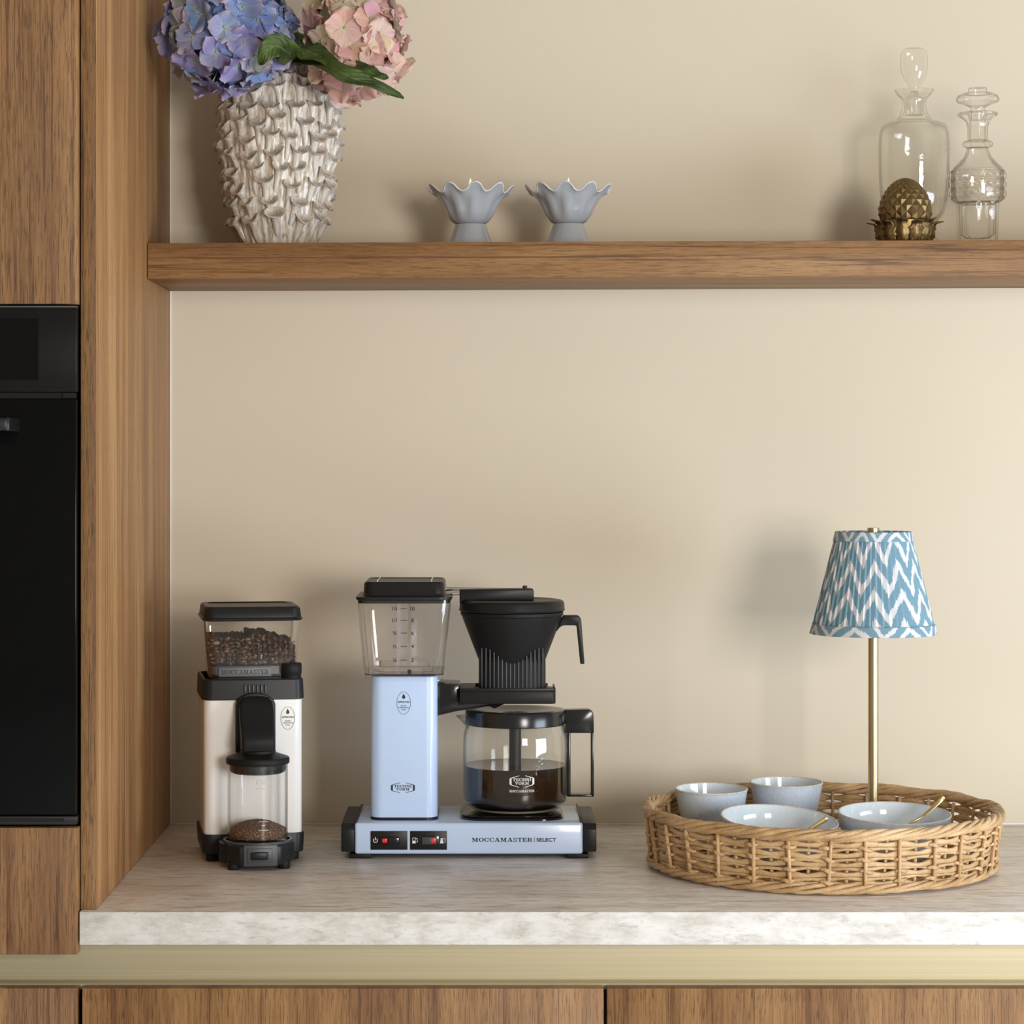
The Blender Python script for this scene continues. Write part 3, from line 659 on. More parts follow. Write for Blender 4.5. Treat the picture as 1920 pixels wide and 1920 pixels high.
leaf(pk, [(560,60,3.2), (565,90,3.14), (600,105,3.115), (640,128,3.10)], .017, 3, .2, .6)
leaf(pk, [(640,118,3.14), (680,128,3.10), (705,140,3.09), (728,146,3.085)], .008, 4, .3, .4)

# ================================================================= CANDLE HOLDERS
def flute(z0, z1, rot):
    def fn(r, h_, a):
        k = max(0, min(1, (h_-z0)/(z1-z0)))
        c = math.cos(10*(a+PI/2-rot)); c = math.copysign(abs(c)**.72, c); return r*(1+.072*k**.6*c), h_+.0050*k**3*c-.0012*k**2*(1-c)
    return fn
def candle_holder(px, rot, label, clabel):
    Y = 3.245; X = wx(px, Y); z0 = shelf_z(X)
    # hidden few mm: shelf front edge masks the foot
    t = thing('candle_holder', label, 'candle holder', (X, Y, z0), 0, 'fluted grey candle holders')
    MB().lathe([(.0275,0),(.0300,.0006),(.0300,.0022),(.0292,.004),(.0262,.012),(.0225,.022),(.0205,.0285),(.0197,.0305),(.015,.031)], 64).obj('foot', M['candle_glaze'], t)
    op = bezier_prof([(.0195,.031),(.0245,.0345),(.030,.043),(.0355,.055),(.0440,.067),(.0540,.0755)], 6)
    ip = bezier_prof([(.0530,.0765),(.0425,.0685),(.0335,.0560),(.028,.0440),(.021,.037),(.012,.0355)], 6)
    MB().lathe(op+ip, 128, fn=flute(.034, .078, rot)).obj('bowl', M['candle_glaze'], t, 70)
    rm = MB(); f_ = flute(.034, .078, rot); pts = []
    for i in range(128):
        a = 2*PI*i/128; r_, h_ = f_(.0536, .0762, a); pts.append((r_*math.cos(a), r_*math.sin(a), h_))
    rm.tube(pts, .0011, 6, loop=True).obj('rim', M['candle_rim'], t, 0)
    c = thing('tealight', clabel, 'candle', (X, Y, z0+.0362), 0, 'lit tealights')
    MB().lathe([(.0175,0),(.0190,.001),(.0190,.017),(.0185,.0175),(.0182,.015),(.004,.0145)], 40).obj('cup', M['steel'], c)
    MB().lathe([(.0178,.002),(.0178,.0148),(.010,.0150),(.001,.0150)], 32).obj('wax', M['wax'], c)
    MB().tube([(0,0,.0148),(0,0,.022)], .0007, 6).obj('wick', M['black_matte'], c)
    MB().lathe([(.0005,.0185),(.0022,.022),(.0032,.028),(.0034,.036),(.0030,.042),(.0020,.048),(.0003,.0545)], 20).obj('flame', M['flame'], c)
candle_holder(882, R(7), 'fluted grey-blue candle holder nearer the vase', 'lit tealight in the fluted holder nearer the vase')
candle_holder(1066, R(-6), 'fluted grey-blue candle holder nearer the decanters', 'lit tealight in the fluted holder nearer the decanters')

# ================================================================= BRASS PINE CONE
Y = 3.215; X = wx(1697, Y); Z = shelf_z(X)
t = thing('brass_pinecone', 'antique brass pine cone ornament in a leafy cup before the tall decanter', 'ornament', (X, Y, Z))
cp = [(.0285,.030),(.0312,.035),(.0322,.042),(.0312,.051),(.0275,.062),(.0215,.072),(.0140,.0800),(.006,.0845),(.0005,.0856)]
cpr = bezier_prof(cp, 4)
MB().lathe([(.020,.029)]+cpr, 48).obj('cone_core', M['oldbrass'], t, 60)
sc_m = MB(); sc_m.v = [(0,-1,0),(0,0,-1.0),(0,1,0),(0,0,1.0),(.62,0,-.12)]; sc_m.f = [(0,1,4),(1,2,4),(2,3,4),(3,0,4),(0,3,2,1)]
scm = sc_m.mesh('scale', M['oldbrass'], 1)
arc = [0]
for a, b in zip(cpr[:-1], cpr[1:]): arc.append(arc[-1]+math.hypot(b[0]-a[0], b[1]-a[1]))
NR, NS = 13, 15
s0 = 0.003; s = s0; i_r = 0
while s < arc[-1]-.0025:
    k = max(j for j in range(len(arc)) if arc[j] <= s); k = min(k, len(cpr)-2); f = (s-arc[k])/(arc[k+1]-arc[k])
    r_ = cpr[k][0]+(cpr[k+1][0]-cpr[k][0])*f; z_ = cpr[k][1]+(cpr[k+1][1]-cpr[k][1])*f
    dr, dz = cpr[k+1][0]-cpr[k][0], cpr[k+1][1]-cpr[k][1]; til = math.atan2(dr, dz)
    hw = PI*r_/NS; hh = hw*1.18
    for j in range(NS):
        a = 2*PI*(j+.5*(i_r % 2))/NS
        mt = Matrix.Translation((r_*math.cos(a), r_*math.sin(a), z_)) @ Matrix.Rotation(a, 4, 'Z') @ Matrix.Rotation(til, 4, 'Y') @ Matrix.Diagonal((hw*.75, hw, hh, 1))
        inst(scm, 'scale', t, mat=mt)
    s += hh; i_r += 1
MB().lathe([(.027,0),(.0295,.001),(.0305,.004),(.034,.014),(.0355,.022),(.036,.029),(.031,.031),(.02,.028)], 48).obj('cup', M['oldbrass'], t)
def acanthus():
    mb = MB(); n, m = 12, 8
    for k in range(n+1):
        v = k/n; z = .001+.0325*v; r_ = .0305+.0062*v**.8+.0075*max(0, v-.72)**1.2*6
        z -= .0035*max(0, v-.85)/.15
        wd = .0082*(.75+.45*math.sin(PI*v**.8))*(1 if v < .8 else max(.12, 1-(v-.8)*3.6))*(1+.13*math.sin(v*24))
        for i in range(m+1):
            u = i/m*2-1; rr = r_+.0030*(1-abs(u)**1.5)*math.sin(PI*min(1,v+.15))+.0013*(1-abs(u)*3 if abs(u) < .3 else 0)+.0013*math.sin(abs(u)*12-v*18)
            a = u*wd/r_; mb.v.append((rr*math.cos(a), rr*math.sin(a), z))
    for k in range(n):
        for i in range(m):
            q = k*(m+1)+i; mb.f.append((q, q+1, q+m+2, q+m+1))
    return mb.mesh('acanthus_leaf', M['oldbrass'], 0, fix=False)
am = acanthus()
for j in range(12):
    o = inst(am, 'leaf', t, mat=Matrix.Rotation(2*PI*(j+.5)/12, 4, 'Z') @ Matrix.Diagonal((1+.02*(j % 2), 1+.02*(j % 2), 1-.08*(j % 2), 1)))
    md = o.modifiers.new('thick', 'SOLIDIFY'); md.thickness = .0012

# ================================================================= DECANTERS
Y = 3.285; k = Y/F; X = wx(1714, Y); Z = shelf_z(X)
def D(lst, zoff=0): return [(hw*k, ZC-(py-CY)*k-Z+zoff) for hw, py in lst]
zb = CY-(Z-ZC)/k     # pixel row of the foot
t = thing('tall_decanter', 'tall smooth glass decanter with oval stopper behind the brass pine cone', 'decanter', (X, Y, Z))
out = bezier_prof(D([(54,zb),(54,zb-3),(44,449),(32,441),(28,433),(33,423),(45,413),(56,398),(63,365),(66,310),(66,270),(63,243),(55,233),(40,228),(30,221),(24,208),(22,196),(24,186),(33,176),(37,169)]), 4)
inn = bezier_prof(D([(34,170),(29,178),(20,188),(19,208),(27,224),(40,232),(53,237),(61,246),(63.5,272),(63.5,310),(60,362),(53,396),(40,411),(12,418)]), 4)
MB().lathe(out+inn, 72).obj('bottle', M['decanter'], t, 50)
sp = MB(); sp.lathe(D([(17,216),(18,203),(19,190),(18,184),(10,180),(8,172)]), 48); sp.obj('ground_plug', M['frosted'], t, 50)
so = bezier_prof(D([(8,172),(8,166),(12,159),(20,147),(25,132),(26,116),(24.5,101),(19,92),(8,90),(1,90)]), 4)
MB().lathe(so, 48, fn=lambda r_, h_, a: (r_*(1-.25*abs(math.sin(a))), h_)).obj('stopper', M['decanter'], t, 50)
Y = 3.275; k = Y/F; X = wx(1833, Y); Z = shelf_z(X); zb = CY-(Z-ZC)/k
t = thing('cut_glass_decanter', 'short cut glass decanter with mushroom stopper at the right end of the shelf', 'decanter', (X, Y, Z))
def fac(n, y0, off):
    def fn(r_, h_, a):
        q = ((a+PI/n+off) % (2*PI/n))-PI/n; return r_*math.cos(PI/n)/math.cos(q), h_
    return fn
MB().lathe(D([(35,zb),(37,zb-2),(39,385),(40,380)])+D([(34,382),(33,440),(20,448)]), 240, fn=lambda r_, h_, a: (r_*(1-.085*abs(math.cos(6*a))**1.5), h_)).obj('faceted_base', M['cut'], t, 60)
MB().lathe(D([(41,381),(46,377),(48.5,370),(49,325),(46,316),(38,308),(26,295),(21,283),(19,277)])+D([(16,277),(18,285),(23,296),(35,310),(43,318),(45,326),(44,368),(38,380)]), 60).obj('shoulder', M['cut'], t, 40)
MB().lathe(D([(20,278),(26,275),(28,271),(26,266),(20,263),(14,264),(14,277)]), 40, fn=lambda r_, h_, a: (r_*(1+.05*math.cos(12*a)), h_)).obj('neck_ring', M['cut'], t, 40)
MB().lathe(D([(19,264),(19,240),(22,228),(30,221),(37,217),(37,212),(30,211)])+D([(18,214),(15,228),(15,262)]), 160, fn=lambda r_, h_, a: (r_*(1-.06*abs(math.cos(5*a))**1.5), h_)).obj('neck', M['cut'], t, 60)
MB().lathe(D([(12,225),(13,207),(14,202),(26,196),(38,192),(41,187),(38,180),(30,176),(18,175),(17,165),(2,164)]), 48, fn=fac(16,0,0)).obj('stopper', M['cut'], t, 12)
hm = MB(); hm.lathe([(1,0),(.86,.4),(.5,.66),(.15,.72)], 12); hmm = hm.mesh('hobnail', M['cut'], 30)
for py in (330, 347, 364):
    rr = 48.5*k; zz = ZC-(py-CY)*k-Z
    for j in range(20):
        a = 2*PI*(j+.5*(py == 347)*0)/20
        inst(hmm, 'hobnail', t, mat=Matrix.Translation((rr*math.cos(a), rr*math.sin(a), zz)) @ Matrix.Rotation(a, 4, 'Z') @ Matrix.Rotation(PI/2, 4, 'Y') @ Matrix.Scale(.0050, 4))
for py in (321.5, 338.5, 355.5, 373):
    MB().tube([(49.2*k*math.cos(2*PI*i/60), 49.2*k*math.sin(2*PI*i/60), ZC-(py-CY)*k-Z) for i in range(60)], .0011, 6, loop=True).obj('cut_band', M['cut'], t, 0)

# ================================================================= COFFEE GRINDER
GX, GY = -.2942, 3.134
g = thing('coffee_grinder', 'off-white coffee grinder with black base and clear bean hopper near the wood panel', 'coffee grinder', (GX, GY, CT), R(9.5))
MB().rrect([(.033,.0605,.0645,.012,0,0),(.034,.061,.065,.012,0,0),(.1995,.061,.065,.012,0,0)], 8).obj('housing', M['white_enamel'], g)
MB().rrect([(.009,.058,.064,.012,0,0),(.011,.0625,.068,.013,0,0),(.0325,.0635,.069,.013,0,0),(.0345,.0630,.0685,.013,0,0),(.0345,.0612,.0652,.012,0,0)], 8).obj('base', M['black'], g)
b = MB(); b.rrect([(.2000,.0610,.065,.012,0,0),(.2005,.0635,.0675,.013,0,0),(.2240,.0625,.0665,.013,0,0),(.2255,.0612,.0652,.012,0,0),(.2255,.0585,.0625,.010,0,0),(.215,.0580,.062,.010,0,0)], 8)
b.obj('collar', M['black'], g)
rb = MB()
for i in range(6):
    x = -.0125+i*.0050+.002; rb.box(x-.0012, x+.0012, -.0700, -.0660, .2085, .2185, .0009)
rb.obj('ribs', M['dark_grey'], g)
# hopper
hop = MB(); 
hop.rrect([(.2275,.0540,.056,.012,0,0),(.2420,.0555,.0575,.012,0,0),(.2990,.0600,.0620,.014,0,0)], 8, cap0=False, cap1=False)
hop.rrect([(.2990,.0590,.0610,.013,0,0),(.2430,.0545,.0565,.011,0,0),(.2425,.030,.030,.01,0,0)], 8, cap0=False, cap1=False)
hop.obj('hopper', M['tank'], g, 40)
MB().rrect([(.2160,.0530,.055,.012,0,0),(.2265,.0530,.055,.012,0,0),(.2300,.0500,.052,.012,0,0)], 8).obj('hopper_seat', M['black'], g)
MB().rrect([(.2302,.0480,.050,.010,-.004,0),(.2400,.0475,.0495,.010,-.004,0),(.2420,.044,.046,.01,-.004,0)], 8).obj('hopper_block', M['dark_grey'], g)
MB().box(-.0420, .0230, -.0555, -.0510, .2275, .2395, .0008).obj('name_plate', M['plate_grey'], g)
MB().poly2(sh(fit('MOCCAMASTER', .0058, .0590), -.0095, .2335), flat(-.05575)).obj('lettering', M['black_matte'], g, 0, fix=False, label='embossed lettering')
MB().lathe([(.008,.2200),(.008,.2250),(.0128,.2255),(.0128,.2300),(.0135,.2310),(.0135,.2425),(.0125,.2440),(.001,.2445)], 36, cx=.0475, cy=-.052).obj('adjustment_knob', M['black_matte'], g)
lid = MB(); lid.rrect([(.2965,.0575,.0595,.013,0,0),(.2975,.0615,.0635,.015,0,0),(.3000,.0625,.0645,.015,0,0),(.3012,.0608,.0628,.014,0,0),(.3120,.0594,.0614,.014,0,0),(.3145,.0572,.0592,.013,0,0),(.3145,.0510,.0530,.010,0,0),(.3132,.0500,.0520,.010,0,0)], 8)
lid.obj('hopper_lid', M['black'], g)
# chute: arched frame and spout body
def archp(hw, z0, zt, cx=.002, n=16):
    zc = zt-hw*.62
    return [(cx-hw, z0)]+[(cx-hw*math.cos(PI*i/n), zc+hw*.62*math.sin(PI*i/n)) for i in range(n+1)]+[(cx+hw, z0)]
MB().prism(archp(.0245, .136, .2090), -.0760, -.0640, 'y', .0012).obj('chute_frame', M['black'], g)
sp = MB(); secs = []
yf = [(.142,-.118,.0195), (.150,-.120,.0197), (.158,-.119,.0199), (.166,-.112,.0202), (.176,-.102,.0207), (.188,-.094,.0212), (.198,-.087,.0200), (.2035,-.080,.016), (.2055,-.0755,.009)]
for z, y0, hw in yf: secs.append((z, hw, (-.066-y0)/2, min(.004, hw*.4), .002, (y0-.066)/2))
sp.rrect(secs, 5).obj('chute', M['black_matte'], g, 50)
# front shelf of the base with the switch
fb = [(-.044,-.060),(-.044,-.105),(-.036,-.114),(-.036,-.121),(-.022,-.139),(.028,-.139),(.040,-.121),(.040,-.114),(.047,-.105),(.047,-.060)]
MB().prism(fb, .0065, .0300, 'z', .0015).obj('jar_stand', M['black'], g)
MB().lathe([(.0385,.0300),(.0425,.0300),(.0430,.0312),(.0425,.0332),(.0400,.0336),(.0388,.0330)], 48, cx=.003, cy=-.0965, cap0=False, cap1=False).obj('jar_ring', M['dark_grey'], g)
MB().box(-.0175, .0235, -.1418, -.1385, .0060, .0315, .0006).box(-.0130, .0175, -.1432, -.1415, .0110, .0275, .0006).obj('switch_plate', M['dark_grey'], g)
MB().box(-.0090, .0120, -.1450, -.1430, .0140, .0235, .0015).obj('rocker_switch', M['black'], g)
for x, y in ((-.028,-.122), (.033,-.122), (-.05,-.05), (.05,-.05), (-.05,.05), (.05,.05)):
    MB().lathe([(.0070,0),(.0075,.001),(.0075,.008),(.0070,.0095)], 20, cx=x, cy=y).obj('foot', M['black_matte'], g)
MB().poly2(sh(approved(1.0), .0425, .1765), flat(-.0653)).obj('oval_mark', M['ink'], g, 0, fix=False, label='black oval mark with drop')
GM = Matrix.Translation((GX, GY, CT)) @ Matrix.Rotation(R(9.5), 4, 'Z')
# beans
def bean_verts():
    vs = []; fs = []; nu, nv = 8, 6
    for j in range(nv+1):
        th = PI*j/nv
        for i in range(nu):
            a = 2*PI*i/nu; x = math.cos(th); y = math.sin(th)*math.cos(a)*.68; z = math.sin(th)*math.sin(a)*.55
            if z > 0: z *= .75
            if z > .2 and abs(y) < .08: z -= .22
            vs.append(Vector((x, y, z)))
    for j in range(nv):
        for i in range(nu):
            fs.append((j*nu+i, j*nu+(i+1) % nu, (j+1)*nu+(i+1) % nu, (j+1)*nu+i))
    return vs, fs
bv, bf = bean_verts()
bn = MB(); rnd = random.Random(11)
zt = .2478
lev = 0
while lev < 8:
    z = .2462+lev*.0046
    hx = .0500+(z-.24)*.08; hy = .0520+(z-.24)*.08
    x = -hx
    while x <= hx:
        y = -hy
        while y <= hy:
            top = .2790-.004*(x/hx)**2*1.0+.002*math.sin(x*90)-.003*max(0, x/hx)
            edge = abs(x) > hx-.007 or abs(y) > hy-.007 or z > top-.009
            if edge and z < top:
                s_ = rnd.uniform(.0040, .0050)
                m4 = Matrix.Translation((x+rnd.uniform(-.0012,.0012), y+rnd.uniform(-.0012,.0012), z+rnd.uniform(-.001,.001))) @ Matrix.Rotation(rnd.uniform(0,6.28), 4, 'Z') @ Matrix.Rotation(rnd.uniform(-1.6,1.6), 4, 'X') @ Matrix.Rotation(rnd.uniform(-1,1), 4, 'Y') @ Matrix.Scale(s_, 4)
                bn.add([m4 @ v for v in bv], bf)
            y += .0066
        x += .0066
    lev += 1
bo = bn.obj('coffee_beans', M['bean'], None, 0, fix=False); bo.matrix_world = GM
tag(bo, 'heap of roasted coffee beans in the clear grinder hopper', 'coffee beans', kind='stuff')
# jar
jc = GM @ Vector((.003, -.0965, .0302))
j = thing('grounds_jar', 'glass jar with black lid under the grinder chute', 'jar', jc, R(9.5))
MB().lathe([(.0340,.0004),(.0362,.0022),(.0370,.005),(.0370,.0930),(.0374,.0950),(.0358,.0950),(.0354,.0930),(.0354,.0065),(.033,.0045),(.001,.0040)], 72).obj('glass_body', M['glass'], j, 40)
MB().lathe([(.0300,.0835),(.0330,.0850),(.0345,.0885),(.0345,.0905),(.0340,.0925),(.0340,.0952),(.0384,.0955),(.0388,.0968),(.0388,.1012),(.0376,.1030),(.0250,.1072),(.0220,.1082),(.0220,.1110),(.001,.1110)], 64).obj('lid', M['black_matte'], j)
mk = MB()
def cylmap(rr, x0=0, cx=0, cy=0): return lambda a, b: (cx+rr*math.sin((a+x0)/rr), cy-rr*math.cos((a+x0)/rr), b)
def sub(polys, n=6):
    out = []
    for p in polys:
        if len(p) == 4:
            a, b, c, d = [Vector((q[0], q[1])) for q in p]
            for i in range(n): out.append([tuple(a.lerp(b, i/n)), tuple(a.lerp(b, (i+1)/n)), tuple(d.lerp(c, (i+1)/n)), tuple(d.lerp(c, i/n))])
        else: out.append(p)
    return out
mk.poly2(sub([rc(-.002,.010,.0282,.0287), rc(.002,.006,.0232,.0240), rc(-.002,.010,.0178,.0183)]), cylmap(.0372)); mk.obj('measure_marks', M['ink_white'], j, 0, fix=False)
mk = MB(); mk.poly2(sh(hexlogo(.017, .009), .004, .076)+sh(fit('MOCCAMASTER', .0018, .018), .004, .0685), cylmap(.0372)); mk.obj('lettering', M['ink_grey'], j, 0, fix=False)
gr = MB(); n = 60; rs = []
rnd = random.Random(4)
for q in range(0, 15):
    rr = .0345*q/14+.0002; ring = []
    for i in range(n):
        a = 2*PI*i/n; hgt = .0150+.0110*(1-(min(1, rr/.0345))**1.9)+rnd.uniform(-.0006,.0006)
        if q == 14: hgt = .0150
        ring.append((rr*math.cos(a), rr*math.sin(a), hgt))
    rs.append(ring)
rs.append([(.0346*math.cos(2*PI*i/n), .0346*math.sin(2*PI*i/n), .0052) for i in range(n)])
gr.rings(rs); go = gr.obj('ground_coffee', M['ground'], None, 0); go.matrix_world = Matrix.Translation(jc) 
tag(go, 'mound of brown ground coffee at the bottom of the glass jar', 'ground coffee', kind='stuff')

# ================================================================= COFFEE MAKER
OX, OY = -.0173, 3.17
c = thing('coffee_maker', 'light blue filter coffee machine with clear water tank and black brew basket', 'coffee maker', (OX, OY, CT))
def lx(px, Y_): return wx(px, Y_)-OX
def lz(py, Y_): return wz(py, Y_)-CT
MB().box(-.142, .142, -.080, .080, .0055, .0445, .0035, 3).obj('base', M['blue_enamel'], c)
for s_ in (-1, 1):
    x0, x1 = (.1425, .1590) if s_ > 0 else (-.1590, -.1425)
    MB().prism([(-.079,.0085),(-.079,.036),(-.074,.0435),(.078,.0435),(.080,.040),(.080,.0085)], x0, x1, 'x', .0012).obj('end_cap', M['black'], c)
    xa, xb = (.1352, .1424) if s_ > 0 else (-.1424, -.1352)
    MB().box(.1395 if s_ > 0 else -.1418, .1418 if s_ > 0 else -.1395, -.077, .081, .0446, .0462, .0003).obj('edge_seal', M['black'], c)
for (x, y) in ((-.135,-.068), (.135,-.068), (-.135,.068), (.135,.068)):
    MB().box(x-.0138, x+.0138, y-.010, y+.010, 0, .0056, .001).obj('foot', M['black_matte'], c)
XC = -.0814
MB().rrect([(.0447,.0424,.0585,.015,XC,.0015),(.0478,.0424,.0585,.015,XC,.0015)], 8).obj('column_seal', M['black'], c)
MB().rrect([(.0480,.0418,.0575,.0145,XC,.0015),(.2235,.0418,.0575,.0145,XC,.0015),(.2248,.0405,.0562,.0135,XC,.0015)], 8).obj('column', M['blue_enamel'], c)
MB().poly2(sh(approved(1.0), lx(757, 3.114), lz(1318, 3.114)), flat(-.0563)).obj('oval_mark', M['ink'], c, 0, fix=False, label='black oval mark with drop')
MB().poly2(sh(hexlogo(.0300, .0130), lx(755.5, 3.114), lz(1477, 3.114)), flat(-.0563)).obj('hexagon_logo', M['ink'], c, 0, fix=False, label='black hexagon logo')
# tank
def tk(z, o_=0): f = (z-.2265)/(.3215-.2265); return (z, .0506+f*.0087-o_, .066+f*.0065-o_, .015, XC, .0015)
tkb = MB(); tkb.rrect([(.2195,.0500,.0654,.014,XC,.0015), tk(.2265), tk(.3215)], 8, cap0=False, cap1=False); tkb.rrect([tk(.3215,.0015), tk(.2285,.0015)], 8, cap0=False, cap1=False)
tkb.obj('water_tank', M['tank'], c, 40)
MB().rrect([(.2268,.0496,.0650,.0145,XC,.0015),(.2283,.0497,.0651,.0145,XC,.0015)], 8).obj('tank_floor', M['tank_base'], c)
TX = lx(756, 3.15)
MB().lathe([(.0062,.2290),(.0062,.3190)], 8, cx=TX-.0010, cy=-.010, cap0=False, cap1=False).lathe([(.0105,.2290),(.0098,.3190)], 6, cx=TX, cy=-.010, cap0=False, cap1=False).obj('riser_tube', M['tank'], c, 30)
MB().rrect([(.2284,.034,.030,.008,XC,.005),(.2400,.0325,.0285,.008,XC,.005),(.2425,.0305,.0265,.008,XC,.005)], 6).obj('tank_valve_cover', M['tank'], c, 40)
MB().lathe([(.0075,.2285),(.008,.2300),(.006,.2320),(.0072,.2350)], 20, cx=XC-.032, cy=-.046).lathe([(.0075,.2285),(.008,.2300),(.006,.2320),(.0072,.2350)], 20, cx=XC+.030, cy=-.046).obj('valve', M['tank'], c)
MB().box(TX+.0065, TX+.0115, -.055, -.050, .2286, .2330, .0005).obj('float_weight', M['black_gloss'], c)
# tank print, on the sloped front
def tkf(a, b): 
    f = (b-.2265)/(.3215-.2265); return (a, .0015-(.066+f*.0065)-.0003, b)
tp = []
YTK = 3.102
for py, fr_, nn in ((1141, '1¼', '10'), (1163, '1/1', '8'), (1187, '¾', '6'), (1212, '½', '4'), (1238, '¼', '2')):
    z = lz(py, YTK)
    tp += sh(sans(fr_, .0048), lx(740, YTK), z)+sh(sans(nn, .0048), lx(773.5, YTK), z)+[rc(lx(751, YTK), lx(763, YTK), z-.0004, z+.0004)]
MB().poly2(tp, tkf).obj('measure_marks', M['ink'], c, 0, fix=False)
MB().rrect([(.3170,.0575,.0712,.014,XC,.0015),(.3205,.0578,.0715,.014,XC,.0015),(.3218,.0602,.0738,.016,XC,.0015),(.3250,.0602,.0738,.016,XC,.0015),(.3262,.0530,.0660,.015,XC,.0015),
    (.3290,.0512,.0640,.015,XC,.0015),(.3410,.0505,.0630,.015,XC,.0015),(.3436,.0485,.061,.0135,XC,.0015),(.3436,.0470,.0595,.012,XC,.0015),(.3428,.0465,.0590,.012,XC,.0015)], 8).obj('tank_lid', M['black'], c)
ld = MB()
for s_ in (-1, 1): ld.box(XC+s_*.034-.0009, XC+s_*.034+.0009, -.050, .05, .3428, .3444, .0004)
ld.obj('lid_ridge', M['steel'], c)
# outlet pipe and arm
Ya = 3.17
MB().tube([(XC+.048, 0, lz(1104, Ya)), (lx(985, Ya), 0, lz(1106, Ya))], .0024, 14).obj('outlet_pipe', M['steel'], c, 60)
MB().tube([(XC+.052, -.010, lz(1113, 3.16)), (lx(866, 3.16), -.010, lz(1112, 3.16))], .0024, 12).obj('pipe_stub', M['steel'], c, 60)
MB().box(lx(980, Ya), lx(988.5, Ya), -.004, .004, lz(1112, Ya), lz(1098, Ya), .0006).obj('pipe_clip', M['black'], c)
MB().prism([(lx(861.5, 3.155), .3140), (lx(861.5, 3.155), .3305), (lx(863, 3.155), .3318), (lx(988, 3.155), .3328), (lx(999, 3.155), .3322), (lx(1001, 3.155), .3300), (lx(1001, 3.155), .3180), (lx(870, 3.155), .3180)], -.015, .013, 'y', .0010).obj('outlet_arm', M['black'], c)
# brew basket
BX = lx(960, Ya)
MB().lathe([(.062,.3030),(.0665,.3040),(.0678,.3055),(.0672,.3070),(.0668,.3140),(.0655,.3165),(.0630,.3180),(.0560,.3188),(.0540,.3178),(.002,.3180)], 80, cx=BX).obj('basket_lid', M['black'], c)
MB().lathe([(.0655,.3028),(.0655,.2990),(.0635,.2975),(.0630,.2945),(.0415,.2385),(.030,.2130),(.010,.2100)][::-1], 80, cx=BX).obj('brew_basket', M['black_matte'], c)
RXH, RYH, RR = .0425, .042, .025
MB().rrect([(.2050,RXH,RYH,RR,BX,0),(.2390,RXH,RYH,RR,BX,0),(.262,RXH-.001,RYH-.006,.03,BX,0)], 8).obj('basket_foot', M['black_matte'], c)
def conez(r_): return .2385+(r_-.0415)/(.0630-.0415)*(.2945-.2385)
rb = MB()
for i in range(16):
    x = -.0385+i*.0770/15
    y = -RYH if abs(x) < RXH-RR else -(RYH-RR)-math.sqrt(max(0, RR**2-(abs(x)-(RXH-RR))**2))
    zt_ = min(.268, conez(math.hypot(x, y))+.0005)
    rb.box(BX+x-.0008, BX+x+.0008, y-.0012, y+.001, .2060, zt_, .0005, 2)
rb.obj('ribs', M['dark_grey'], c)
hp = [(1050,1164),(1056,1153.4),(1082.5,1153.4),(1086.5,1155.5),(1089.5,1161),(1095.8,1244),(1088,1244.8),(1081,1173.8),(1078.6,1172),(1056,1172),(1049,1176),(1043,1184)]
MB().prism([(lx(a, Ya), lz(b_, Ya)) for a, b_ in hp], -.007, .007, 'y', .0012).obj('basket_handle', M['black'], c)
# drip arm
x0, x1 = lx(862, 3.125), lx(1042, 3.125)
MB().prism([(x0,-.045),(x1-.004,-.045),(x1,-.040),(x1,.022),(x1-.012,.032),(x0,.032)], .1892, .2050, 'z', .0008).obj('drip_tray', M['black'], c)
rim = MB()
rim.box(x0, x1-.002, -.0450, -.0430, .2050, .2088, .0006); rim.box(x0, x1-.008, .030, .032, .2050, .2088, .0006); rim.box(x1-.002, x1, -.041, .024, .2050, .2088, .0006)
rim.box(x0, BX-RXH-.004, -.0430, .030, .2050, .2088, .0004); rim.box(BX+RXH+.003, x1-.002, -.0430, -.036, .2050, .2088, .0004)
rim.obj('tray_rim', M['black'], c)
Yc = 3.14
cp_ = [(816,1281),(862,1283),(862,1308),(950,1315),(948,1319),(927,1329),(917,1324),(881,1330),(857,1333.5),(816,1343)]
MB().prism([(lx(a, Yc), lz(b_, Yc)) for a, b_ in cp_], -.030, .030, 'y', .0015).obj('support_arm', M['black_gloss'], c)
# hot plate
hx_ = lx(960, 3.11)
MB().rrect([(.0447,.0655,.0625,.030,hx_,-.001),(.0465,.0655,.0625,.030,hx_,-.001),(.0480,.0625,.060,.030,hx_,-.001),(.0492,.0640,.061,.030,hx_,-.001),(.0500,.0630,.060,.030,hx_,-.001),(.0498,.058,.056,.028,hx_,-.001)], 10).obj('hot_plate', M['black_gloss'], c)
# switches
for a0, a1 in ((695, 764), (769, 838)):
    MB().box(lx(a0, 3.09), lx(a1, 3.09), -.0812, -.0795, lz(1593, 3.09), lz(1558, 3.09), .0003).obj('switch_plate', M['black'], c)
def rocker(pa, pb, lamp_px, mat):
    o = MB().box(lx(pa, 3.09), lx(pb, 3.09), -.0845, -.0812, lz(1583, 3.09), lz(1568.5, 3.09), .0014).obj('rocker_switch', mat, c)
    lo = MB().box(lx(lamp_px-4, 3.09), lx(lamp_px+4, 3.09), -.0851, -.0845, lz(1579, 3.09), lz(1571.5, 3.09), .0002).obj('red_lamp', M['red'], o, label='red indicator')
rocker(713, 749, 721.5, M['black_gloss'])
MB().box(lx(785, 3.09), lx(823, 3.09), -.0822, -.0812, lz(1585, 3.09), lz(1567, 3.09), .0004).obj('switch_frame', M['black_gloss'], c)
rocker(791, 819, 812.5, M['dark_grey'])
ic = [[(q[0]+lx(704, 3.09), q[1]+lz(1575.5, 3.09)) for q in p] for p in arcs(0,0,.0029,.0021,.0029,.0021,-235,55,18)+[rc(-.0004,.0004,.0003,.0041)]]
